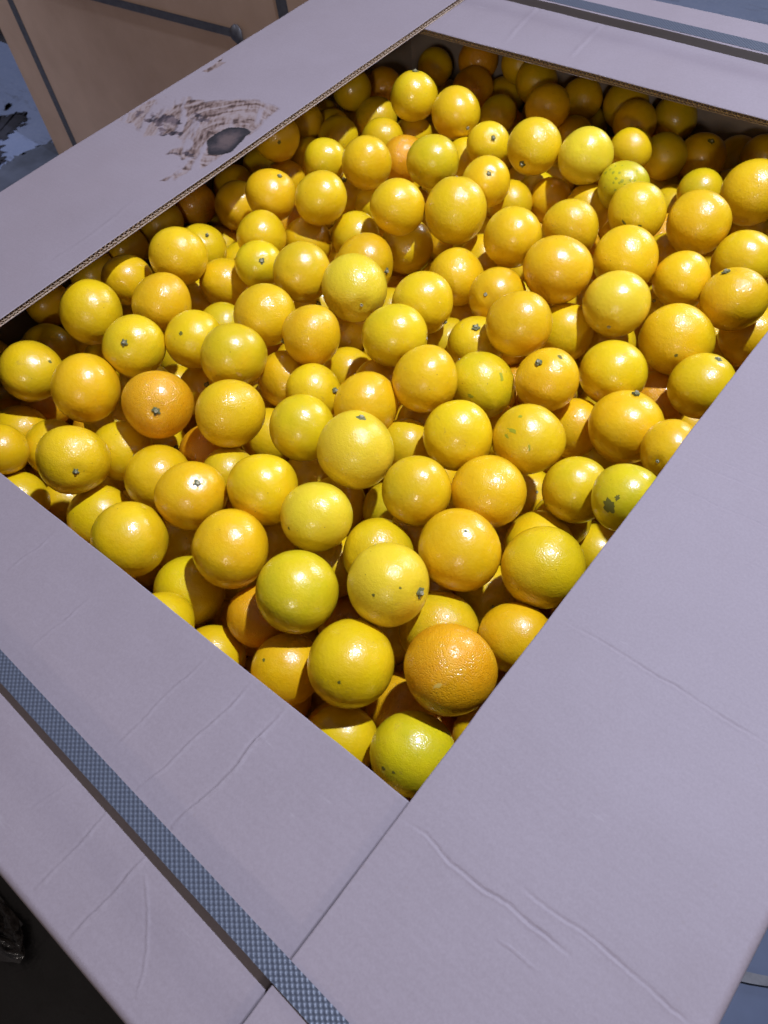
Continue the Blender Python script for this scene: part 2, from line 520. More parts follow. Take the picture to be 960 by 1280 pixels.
    # underside of the top liner along the cut edge, and the recess behind the flutes
    o = mesh_obj('flap', wp(V), F, [mat], bin_, True)
    if label: o['label'] = label
    if cols is not None:
        ca = o.data.color_attributes.new('tear', 'FLOAT_COLOR', 'POINT')
        full = np.zeros((len(V), 4), np.float32); full[:, 3] = 1
        full[:len(cols)] = cols
        ca.data.foreach_set('color', full.ravel())
        cb = o.data.color_attributes.new('swirl', 'FLOAT_COLOR', 'POINT')
        full2 = np.zeros((len(V), 4), np.float32); full2[:, 3] = 1
        full2[:len(pat)] = pat
        cb.data.foreach_set('color', full2.ravel())
    # fluted edge: two rows of waves between three liners
    mb = MB()
    along = (y0, y1) if cut in ('x0', 'x1') else (x0, x1)
    L = along[1] - along[0]
    def P(s, inn, z):
        if cut == 'x1': return (x1 - inn, along[0] + s, z)
        if cut == 'x0': return (x0 + inn, along[0] + s, z)
        if cut == 'y1': return (along[0] + s, y1 - inn, z)
        return (along[0] + s, y0 + inn, z)
    zt = ztop - .0009; zm = ztop - .0060; zb = ztop - TH + .0006
    rnd = random.Random(seed)
    for (za, zc, pitch, inn) in ((zt - .0002, zm + .0003, .0082, .0002), (zm - .0003, zb, .0060, .0006)):
        n = int(L / pitch * 4)
        top = []
        for k in range(n + 1):
            s = L * k / n
            w = math.sin(k * math.pi / 2 + .6)
            z = (za + zc) / 2 + (za - zc) / 2 * max(-1, min(1, w * 1.25))
            j = inn + .0007 * rnd.random() + .0012 * max(0, vnoise(np.array(s * 40.), np.array(seed * 3.3), 2) - .6)
            top.append((s, j, z))
        vs = []; fs = []
        for (s, j, z) in top:
            vs += [P(s, j, z + .0005), P(s, j, z - .0005), P(s, j + .008, z + .0004), P(s, j + .008, z - .0005)]
        for k in range(n):
            a = 4 * k; c = a + 4
            fs += [(a, a + 1, c + 1, c), (a, c, c + 2, a + 2), (a + 1, a + 3, c + 3, c + 1)]
        mb.add(vs, fs)
    for (z0, z1, base) in ((zm - .0003, zm + .0003, .0006), (ztop - TH - .0002, zb, .0)):
        n = int(L / .004); vs = []; fs = []
        for k in range(n + 1):
            s = L * k / n
            j = base + .0006 * rnd.random() + .003 * max(0, float(vnoise(np.array(s * 30.), np.array(seed * 1.7), 6)) - .72)
            vs += [P(s, j, z1), P(s, j, z0), P(s, .012, z1), P(s, .012, z0)]
        for k in range(n):
            a = 4 * k; c = a + 4
            fs += [(a, a + 1, c + 1, c), (a, c, c + 2, a + 2), (a + 1, a + 3, c + 3, c + 1)]
        mb.add(vs, fs)
    e = mb.build('corrugated_edge', M_RAW, None)
    e.data.transform(Matrix.Translation(-bin_.location))
    e.parent = o
    e['kind'] = 'stuff'
    return o

CR_NEAR = [([(-0.1267, -0.0007), (-0.1273, -0.0167), (-0.1288, -0.039), (-0.1257, -0.0652), (-0.1276, -0.0858), (-0.1297, -0.1015), (-0.1326, -0.1288)], 0.00139, 0.0014), ([(-0.1326, -0.1561), (-0.1331, -0.1693), (-0.132, -0.186), (-0.1335, -0.2057), (-0.1341, -0.2262)], 0.0013, 0.0014), ([(-0.1684, 0.001), (-0.1669, -0.0133), (-0.1669, -0.0249), (-0.1682, -0.052), (-0.1709, -0.0769), (-0.172, -0.1008), (-0.1773, -0.1265)], 0.00105, 0.00119), ([(-0.1819, -0.1535), (-0.182, -0.1673), (-0.1816, -0.182), (-0.1824, -0.201), (-0.1834, -0.2232)], 0.00097, 0.00119), ([(-0.2167, 0.0007), (-0.2167, -0.0305), (-0.2189, -0.0614), (-0.2189, -0.0887), (-0.2199, -0.1143)], 0.0007, 0.00108), ([(-0.2243, -0.1532), (-0.2299, -0.1711), (-0.2343, -0.1903)], 0.00053, 0.00108), ([(-0.4418, -0.0117), (-0.4421, -0.0363), (-0.4453, -0.068)], 0.0007, 0.00108), ([(-0.3516, -0.0391), (-0.3529, -0.0732), (-0.3543, -0.1042)], 0.00053, 0.00108), ([(-0.1249, -0.1643), (-0.1049, -0.1782), (-0.0888, -0.192), (-0.0761, -0.2074), (-0.0674, -0.2207)], 0.0008, 0.00076)]
CR_RIGHT = [([(0.0044, 0.1944), (0.0219, 0.1951), (0.0405, 0.1959), (0.0659, 0.1968), (0.0946, 0.1965), (0.1256, 0.1962), (0.1556, 0.1953), (0.1917, 0.1947)], -0.00061, 0.00094), ([(0.0032, -0.0166), (0.0257, -0.0135), (0.038, -0.0151), (0.0503, -0.0171), (0.0752, -0.0176), (0.0895, -0.0156), (0.1005, -0.0152), (0.1231, -0.0149), (0.1493, -0.0147)], -0.0008, 0.00103), ([(0.1035, 0.0001), (0.1193, 0.001), (0.1344, 0.0022), (0.1619, 0.0026), (0.1807, 0.001), (0.2042, -0.0002), (0.2286, 0.0006)], -0.00056, 0.00094), ([(0.1067, -0.0366), (0.1209, -0.0357), (0.1353, -0.0355)], 0.00037, 0.00075), ([(0.0085, 0.4657), (0.0335, 0.4664), (0.0698, 0.4668)], -0.00033, 0.00084), ([(0.0014, 0.4224), (0.0302, 0.4219), (0.0557, 0.4231), (0.0876, 0.427)], -0.00033, 0.00084), ([(0.0048, 0.4079), (0.0436, 0.4078), (0.0687, 0.4104), (0.0945, 0.4117)], -0.00042, 0.00084), ([(-0.0012, 0.3744), (0.0265, 0.3742), (0.0546, 0.3728), (0.089, 0.3765), (0.1101, 0.3768)], -0.00047, 0.00084), ([(0.1065, 0.3344), (0.1278, 0.3341)], -0.00028, 0.00084)]
CR_FAR = [([(-0.6133, 1.0289), (-0.6244, 1.0869), (-0.6344, 1.1546)], 0.0011, 0.003), ([(-0.4958, 1.0305), (-0.5013, 1.0817), (-0.5067, 1.144)], 0.0011, 0.003)]
CR_LEFT = [([(-0.8031, 0.4035), (-0.7945, 0.3247), (-0.7961, 0.2447)], 0.0004, 0.003)]
TEARS = {'torn': [(-0.9967, 0.5325), (-1.0009, 0.5606), (-0.9982, 0.5932), (-0.9756, 0.6286), (-0.9377, 0.6343), (-0.9086, 0.6393), (-0.8898, 0.6537), (-0.8682, 0.6732), (-0.8375, 0.6835), (-0.8048, 0.6828), (-0.7894, 0.6792), (-0.7854, 0.6548), (-0.7796, 0.6092), (-0.7739, 0.5652), (-0.7789, 0.5326), (-0.7759, 0.5078), (-0.787, 0.4962), (-0.7912, 0.4678), (-0.809, 0.4518), (-0.8042, 0.4795), (-0.8038, 0.4971), (-0.8058, 0.5282), (-0.8208, 0.5088), (-0.8508, 0.5082), (-0.8514, 0.5328), (-0.8643, 0.5481), (-0.8871, 0.5497), (-0.9133, 0.5352), (-0.9251, 0.5212), (-0.9515, 0.5287), (-0.9711, 0.5357)], 'nick': [(-0.9903, 0.7054), (-0.9884, 0.7278), (-0.9917, 0.7417), (-0.9955, 0.759), (-0.9849, 0.7434), (-0.9771, 0.7474), (-0.9762, 0.728), (-0.98, 0.7081)], 'oval': [(-0.8248, 0.5616), (-0.8302, 0.5812), (-0.8276, 0.5941), (-0.8234, 0.6056), (-0.8117, 0.6137), (-0.7976, 0.6175), (-0.7848, 0.6137), (-0.7787, 0.5929), (-0.7725, 0.5714), (-0.7693, 0.5569), (-0.778, 0.5466), (-0.7965, 0.5372)], 'spots': [[(-0.9091, 0.5964), (-0.9038, 0.6071), (-0.8851, 0.6095), (-0.87, 0.6129), (-0.865, 0.5985), (-0.8797, 0.5928), (-0.8943, 0.5926)], [(-0.9985, 0.5663), (-0.9785, 0.5801), (-0.9415, 0.5788), (-0.906, 0.582), (-0.8894, 0.5746), (-0.9123, 0.5532), (-0.951, 0.5527), (-0.9803, 0.5547)], [(-0.9294, 0.5379), (-0.9095, 0.5507), (-0.8754, 0.5619), (-0.8721, 0.5552), (-0.9068, 0.5371)], [(-0.8514, 0.5106), (-0.8331, 0.5237), (-0.8125, 0.5325), (-0.8156, 0.5188), (-0.8346, 0.5103)]]}

make_flap(OX1 + .0036, X1, Y0, Y1, ZL, 'x1', .0011, CR_RIGHT, M_CARD, 'wide smooth flap with long dents running across it', 21)
make_flap(X0, OX0, Y0, Y1, ZL, 'x0', .0014, CR_LEFT, M_TORN, 'flap with a torn brown patch and dark oval stain', 22, TEARS)
make_flap(X0 + .004, OX1 + .0002, Y0, OY0, ZS, 'y0', .0012, CR_NEAR, M_CARD, 'near flap with wavy creases under the strap', 23)
make_flap(X0 + .004, X1 - .004, OY1, Y1, ZS, 'y1', .0030, CR_FAR, M_CARD, 'far flap with two pale creases', 24)

def wall(x0, x1, y0, y1, z0, z1):
    mb = MB(); mb.box(x0, x1, y0, y1, z0, z1)
    mb.v = wp(mb.v)
    return mb.build('side_wall', M_INNER, bin_)
ZW = ZS - TH - .0012
wall(X0 + .0010, X0 + .014, Y0 + .014, Y1 - .014, FZ + .002, ZW)
wall(X1 - .014, X1 - .0010, Y0 + .014, Y1 - .014, FZ + .002, ZW)
wall(X0 + .0010, X1 - .0010, Y0 + .0010, Y0 + .0138, FZ + .002, ZW)
wall(X0 + .0010, X1 - .0010, Y1 - .0138, Y1 - .0010, FZ + .002, ZW)
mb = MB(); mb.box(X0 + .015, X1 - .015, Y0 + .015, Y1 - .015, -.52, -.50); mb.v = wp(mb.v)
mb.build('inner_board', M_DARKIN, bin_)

# ------------------------------------------------------------------ straps round the bin
def strap(name, path, width, dirw, mat, thick=.0009, parent=None):
    """path: 3-D points; dirw: direction across the band"""
    pts = [Vector(p) for p in path]; w = Vector(dirw).normalized() * width / 2
    fine = []
    for a, b in zip(pts[:-1], pts[1:]):
        n = max(1, int((b - a).length / .02))
        fine += [a + (b - a) * k / n for k in range(n)]
    fine.append(pts[-1])
    vs = []; fs = []; uvs = []
    s = 0
    prof = ((-1, 0), (-.93, 1), (.93, 1), (1, 0))
    for i, p in enumerate(fine):
        t = (fine[min(i + 1, len(fine) - 1)] - fine[max(i - 1, 0)]).normalized()
        nrm = w.cross(t).normalized()
        if i: s += (p - fine[i - 1]).length
        for (a, b) in prof:
            vs.append(p + w * a + nrm * (b * thick)); uvs.append((s, a * width / 2))
    for i in range(len(fine) - 1):
        a = 4 * i; c = a + 4
        for k in range(3):
            fs.append((a + k, c + k, c + k + 1, a + k + 1))
        fs.append((a + 3, c + 3, c, a))
    o = mesh_obj(name, vs, fs, mat, parent)
    ul = o.data.uv_layers.new(name='UVMap')
    for l in o.data.loops:
        ul.data[l.index].uv = uvs[l.vertex_index]
    return o

o = strap('plastic_strap', [(-1.01, -0.1107, -0.9), (-1.01, -0.1107, 0.0018), (0.245, -0.1518, 0.0018), (0.245, -0.1518, -0.9)], .0178, (0.02, 1, 0), M_STRAP)
tag(o, 'blue-grey embossed plastic strap over the near and right flaps, lower left', 'strap', 'straps round the bins')
o = strap('plastic_strap', [(-1.01, 1.1701, -0.9), (-1.01, 1.1701, 0.005), (0.245, 1.1445, 0.005), (0.245, 1.1445, -0.9)], .0255, (0, 1, 0), M_STRAP)
tag(o, 'blue-grey plastic strap stretched over the far flap with its shadow below', 'strap', 'straps round the bins')

o = strap('strap_end', [(0.376, 0.297, -1.128), (0.401, 0.304, -1.128), (0.424, 0.311, -1.128), (0.448, 0.323, -1.128), (0.484, 0.344, -1.128)], .026, (.35, 1, 0), M_BLACKSTRAP)
tag(o, 'loose end of dark strap lying on the blue floor at bottom right', 'strap')


# ------------------------------------------------------------------ the bin standing beyond on the left

YB = 1.38; BX0 = -3.1256; BX1 = -1.5259 + .18; BY1 = 2.72; BZ = -.02
b2 = empty('cardboard_bin', ((BX0 + BX1) / 2, (YB + BY1) / 2, FZ),
           'brown cardboard bin standing in shade beyond the left flap, dark straps on its side', 'bin')
def bpart(name, x0, x1, y0, y1, z0, z1, mat=None):
    mb = MB(); mb.box(x0, x1, y0, y1, z0, z1)
    L = b2.location
    mb.v = [(x - L.x, y - L.y, z - L.z) for x, y, z in mb.v]
    o = mb.build(name, mat or M_SIDE, b2)
    bv = o.modifiers.new('round', 'BEVEL'); bv.width = .004; bv.segments = 2
    return o
bpart('side_wall', BX0, BX1, YB, YB + .013, FZ + .002, BZ - .009)
bpart('side_wall', BX0, BX1, BY1 - .013, BY1, FZ + .002, BZ - .009)
bpart('side_wall', BX0 + .0005, BX0 + .013, YB + .0135, BY1 - .0135, FZ + .002, BZ - .009)
bpart('side_wall', BX1 - .013, BX1 - .0005, YB + .0135, BY1 - .0135, FZ + .002, BZ - .009)
bpart('flap', BX0, BX0 + .28, YB, BY1, BZ, BZ + .008)
bpart('flap', BX1 - .28, BX1, YB, BY1, BZ, BZ + .008)
bpart('flap', BX0 + .003, BX1 - .003, YB + .003, YB + .28, BZ - .0085, BZ - .0005)
bpart('flap', BX0 + .003, BX1 - .003, BY1 - .28, BY1 - .003, BZ - .0085, BZ - .0005)
bpart('inner_board', BX0 + .02, BX1 - .02, YB + .02, BY1 - .02, -.30, -.28, M_DARKIN)
for xs, lab in ((-2.9503, 'dark vertical strap near the left corner of the shaded brown bin'), (-1.5259, 'short visible length of dark vertical strap at top, right part of shaded bin')):
    o = strap('plastic_strap', [(xs, YB + .4, BZ + .0095), (xs, YB - .0015, BZ + .0095), (xs + .012, YB - .0015, FZ + .01)], .040, (1, 0, 0), M_BLACKSTRAP, .0016)
    tag(o, lab, 'strap', 'straps round the bins')
hs = strap('plastic_strap', [(BX0 + .002, YB - .0038, -0.3815 - .025), (-2.3146, YB - .0038, -0.3815), (-1.7227, YB - .0040, -0.3612)], .024, (0, 0, 1), M_BLACKSTRAP, .0016)
tag(hs, 'dark strap running sideways across the shaded bin and ending in a knot', 'strap', 'straps round the bins')
vs = []; fs = []
rk = random.Random(4)
nu, nv = 14, 9
for j in range(nv + 1):
    th = math.pi * j / nv
    for i in range(nu):
        ph = 2 * math.pi * i / nu
        k = 1 + .28 * math.sin(3 * ph + 2 * th) * math.sin(th) + rk.uniform(-.06, .06)
        vs.append((-1.7227 + .008 + .021 * k * math.sin(th) * math.cos(ph), YB - .012 + .010 * k * math.sin(th) * math.sin(ph), -0.3612 + .003 + .026 * k * math.cos(th)))
for j in range(nv):
    for i in range(nu):
        fs.append((j * nu + i, j * nu + (i + 1) % nu, (j + 1) * nu + (i + 1) % nu, (j + 1) * nu + i))
mesh_obj('knot', vs, fs, M_BLACKSTRAP, hs, True)
tl = strap('loose_end', [(-1.7227 + .004, YB - .010, -0.3612 - .008), (-1.7227 + .011, YB - .016, -0.3612 - .035), (-1.7227 + .025, YB - .011, -0.3612 - .058)], .016, (1, 0, 0), M_BLACKSTRAP, .001)
tl.parent = hs

# dark slatted crate far behind on the left
cr_ = empty('dark_crate', (-4.2, 2.25, FZ), 'dark wooden crate on the floor behind the shaded bin, far left', 'crate')
def cpart(name, x0, x1, y0, y1, z0, z1):
    mb = MB(); mb.box(x0 + 4.0, x1 + 4.0, y0 - 2.25, y1 - 2.25, z0 - FZ, z1 - FZ)
    return mb.build(name, M_DARKWOOD, cr_)
for xx in (-5.0, -3.08):
    for yy in (1.915, 2.48):
        cpart('post', xx, xx + .07, yy, yy + .07, FZ + .001, FZ + .66)
for k in range(4):
    cpart('board', -5.0, -3.01, 1.895, 1.914, FZ + .06 + k * .15, FZ + .19 + k * .15)
    cpart('board', -5.0, -3.01, 2.551, 2.57, FZ + .06 + k * .15, FZ + .19 + k * .15)
    cpart('board', -3.009, -2.99, 1.915, 2.55, FZ + .06 + k * .15, FZ + .19 + k * .15)
cpart('base', -4.92, -3.09, 1.99, 2.47, FZ + .03, FZ + .05)

# black plastic sheet on the floor in the shade of the bin, with a scrap of stretch film
nx, ny = 46, 30
vs = []; fs = []
for i in range(nx + 1):
    for j in range(ny + 1):
        u = i / nx; v = j / ny
        x = -2.1 + 2.5 * u; y = -1.35 + 1.08 * v
        xn = np.array(x); yn_ = np.array(y)
        z = FZ + .006 + .035 * float(abs(fbm(xn * 3.1, yn_ * 3.1, 3) - .5)) * 2 * min(1, 6 * min(u, 1 - u, v, 1 - v) + .05)
        vs.append((x + .03 * float(vnoise(xn * 7, yn_ * 7, 9)), y + .03 * float(vnoise(xn * 7, yn_ * 7, 5)), z))
for i in range(nx):
    for j in range(ny):
        a = i * (ny + 1) + j
        fs.append((a, a + ny + 1, a + ny + 2, a + 1))
o = mesh_obj('plastic_sheet', vs, fs, M_BLACK, None, True)
tag(o, 'black plastic sheet lying on the floor in shade left of the near flap', 'sheet')
vs = []; fs = []
nx, ny = 30, 22
for i in range(nx + 1):
    for j in range(ny + 1):
        u = i / nx - .5; v = j / ny - .5
        x = -.765 + .16 * u; y = -.535 + .075 * v
        rr = min(1, math.hypot(u, v) * 2); x = -.755 + .11 * u * (1.25 + .5 * math.sin(7 * v + 3 * u))
        z = FZ + .030 + .07 * (1 - rr * rr) * (.15 + float(abs(fbm(np.array(u * 9), np.array(v * 7), 6) - .5)) * 3.2)
        vs.append((x + .03 * float(vnoise(np.array(u * 6), np.array(v * 6), 2) - .5), y, z))
for i in range(nx):
    for j in range(ny):
        a = i * (ny + 1) + j
        fs.append((a, a + ny + 1, a + ny + 2, a + 1))
o = mesh_obj('film_scrap', vs, fs, M_FILM, None, True)
tag(o, 'crumpled scrap of shiny stretch film on the black sheet, lower left', 'film')


# ------------------------------------------------------------------ oranges
from mathutils.bvhtree import BVHTree
MARK_MATS = {'soot': mat_simple('sooty_scar', (0.055, 0.052, 0.012), (0.24, 0.21, 0.02), 600, .6, .3),
             'green': mat_simple('green_scratch', (0.26, 0.27, 0.015), (0.42, 0.37, 0.012), 500, .45, .4),
             'speck': mat_simple('green_speckle', (0.24, 0.25, 0.014), (0.42, 0.36, 0.014), 500, .45, .4),
             'pale': mat_simple('pale_scuff', (0.62, 0.37, 0.035), (0.74, 0.50, 0.10), 600, .6, .3)}
def add_mark(o, d, size, aspect, rot, kind, seed):
    # a ragged blemish lying on the peel, following its surface
    me = o.data
    bvh = BVHTree.FromPolygons([v.co for v in me.vertices], [tuple(p.vertices) for p in me.polygons])
    dl = o.rotation_quaternion.inverted() @ Vector(d)
    up = Vector((0, 0, 1)) if abs(dl.z) < .9 else Vector((1, 0, 0))
    a = dl.cross(up).normalized(); b = dl.cross(a)
    ca, sa = math.cos(rot), math.sin(rot)
    rnd = random.Random(seed)
    vs = []; fs = []
    n = 22
    rag = [1 + rnd.uniform(-.38, .30) for _ in range(n)]
    def put(u, v):
        q = (dl + a * (u * ca - v * sa) + b * (u * sa + v * ca)).normalized()
        hit = bvh.ray_cast(q * 3, -q)
        r = hit[0].length if hit[0] else 1.0
        vs.append(q * (r + .0035))
    put(0, 0)
    for ring in (.4, .75, 1.0):
        for i in range(n):
            t = 2 * math.pi * i / n
            k = size * ring * (rag[i] if ring > .5 else 1)
            put(k * math.cos(t), k * math.sin(t) / aspect)
    for i in range(n):
        j = (i + 1) % n
        fs.append((0, 1 + i, 1 + j))
        for r_ in range(2):
            fs.append((1 + r_ * n + i, 1 + (r_ + 1) * n + i, 1 + (r_ + 1) * n + j, 1 + r_ * n + j))
    mesh_obj('scar' if kind != 'speck' else 'speckle', vs, fs, MARK_MATS[kind], o, True)

def orange_mesh(seed):
    rnd = np.random.default_rng(seed)
    nu, nv = 40, 26
    V = [(0, 0, 1)]; F = []
    for j in range(1, nv):
        th = math.pi * j / nv
        for i in range(nu):
            ph = 2 * math.pi * i / nu
            V.append((math.sin(th) * math.cos(ph), math.sin(th) * math.sin(ph), math.cos(th)))
    V.append((0, 0, -1))
    for i in range(nu):
        F.append((0, 1 + i, 1 + (i + 1) % nu))
        for j in range(nv - 2):
            a = 1 + j * nu
            F.append((a + i, a + nu + i, a + nu + (i + 1) % nu, a + (i + 1) % nu))
        a = 1 + (nv - 2) * nu
        F.append((a + i, len(V) - 1, a + (i + 1) % nu))
    V = np.array(V)
    r = np.ones(len(V))
    for k in range(5):
        d = rnd.normal(size=3); d /= np.linalg.norm(d)
        r += rnd.normal(0, .012) * np.cos(rnd.integers(2, 4) * np.arccos(np.clip(V @ d, -1, 1)) + rnd.uniform(0, 6))
    th = np.arccos(np.clip(V[:, 2], -1, 1))
    r -= .035 * np.exp(-(th / .20) ** 2) - .012 * np.exp(-((th - .34) / .16) ** 2)      # dimple and shoulder at the stem
    r -= .018 * np.exp(-((math.pi - th) / .12) ** 2)                                    # blossom end
    ph = np.arctan2(V[:, 1], V[:, 0])
    r += .006 * np.cos(5 * ph + seed) * np.exp(-(th / .55) ** 2) * np.sin(th)
    W = V * r[:, None]
    W[:, 2] *= 1 + rnd.uniform(-.06, .055)
    W *= 1.0 / np.mean(np.linalg.norm(W, axis=1))
    me = bpy.data.meshes.new('orange')
    me.from_pydata([tuple(v) for v in W], [], F)
    me.materials.append(M_ORANGE)
    me.polygons.foreach_set('use_smooth', [True] * len(me.polygons))
    me.update()
    return me

def calyx_mesh(seed):
    # five-pointed dry calyx round a stub of stem
    rnd = random.Random(seed)
    vs = [(0, 0, .028)]; fs = []
    n = 20
    for i in range(n):
        a = 2 * math.pi * i / n
        lob = .100 + .018 * math.cos(5 * a + seed) + rnd.uniform(-.022, .022)
        vs.append((.062 * math.cos(a), .062 * math.sin(a), .012 + .012 * rnd.random()))
        vs.append((lob * math.cos(a), lob * math.sin(a), -.004 + .010 * rnd.random()))
        vs.append((lob * .9 * math.cos(a), lob * .9 * math.sin(a), -.05))
    for i in range(n):
        j = (i + 1) % n
        fs += [(0, 1 + 3 * i, 1 + 3 * j), (1 + 3 * i, 2 + 3 * i, 2 + 3 * j, 1 + 3 * j), (2 + 3 * i, 3 + 3 * i, 3 + 3 * j, 2 + 3 * j)]
    me = bpy.data.meshes.new('calyx')
    b = len(vs); m = [0] * len(fs)
    k = 8
    for i in range(k):
        a = 2 * math.pi * i / k
        rr = .050 + rnd.uniform(-.008, .008)
        vs.append((rr * math.cos(a), rr * math.sin(a), .015)); vs.append((rr * .85 * math.cos(a), rr * .85 * math.sin(a), .058 + rnd.uniform(-.008, .006)))
    vs.append((0, 0, .046))
    for i in range(k):
        j = (i + 1) % k
        fs += [(b + 2 * i, b + 2 * j, b + 2 * j + 1, b + 2 * i + 1), (b + 2 * i + 1, b + 2 * j + 1, b + 2 * k)]
        m += [1, 1]
    me.from_pydata(vs, [], fs)
    me.materials.append(M_CALYX); me.materials.append(M_BUTTON)
    me.polygons.foreach_set('material_index', m)
    me.update()
    return me

ORANGE_MESHES = [orange_mesh(s) for s in (3, 11, 19, 27, 35, 43, 51)]
CALYX_MESHES = [calyx_mesh(s) for s in (1, 2, 3, 4)]
TINT = {'y': (0.735, 0.475, 0.0036, 0.08), 'd': (0.735, 0.432, 0.0034, 0.02), 'o': (0.735, 0.345, 0.0034, 0.0),
        'g': (0.700, 0.480, 0.0042, 0.30), 'G': (0.630, 0.475, 0.0055, 0.60), 'p': (0.740, 0.535, 0.0180, 0.10),
        'l': (0.700, 0.450, 0.0042, 0.34)}
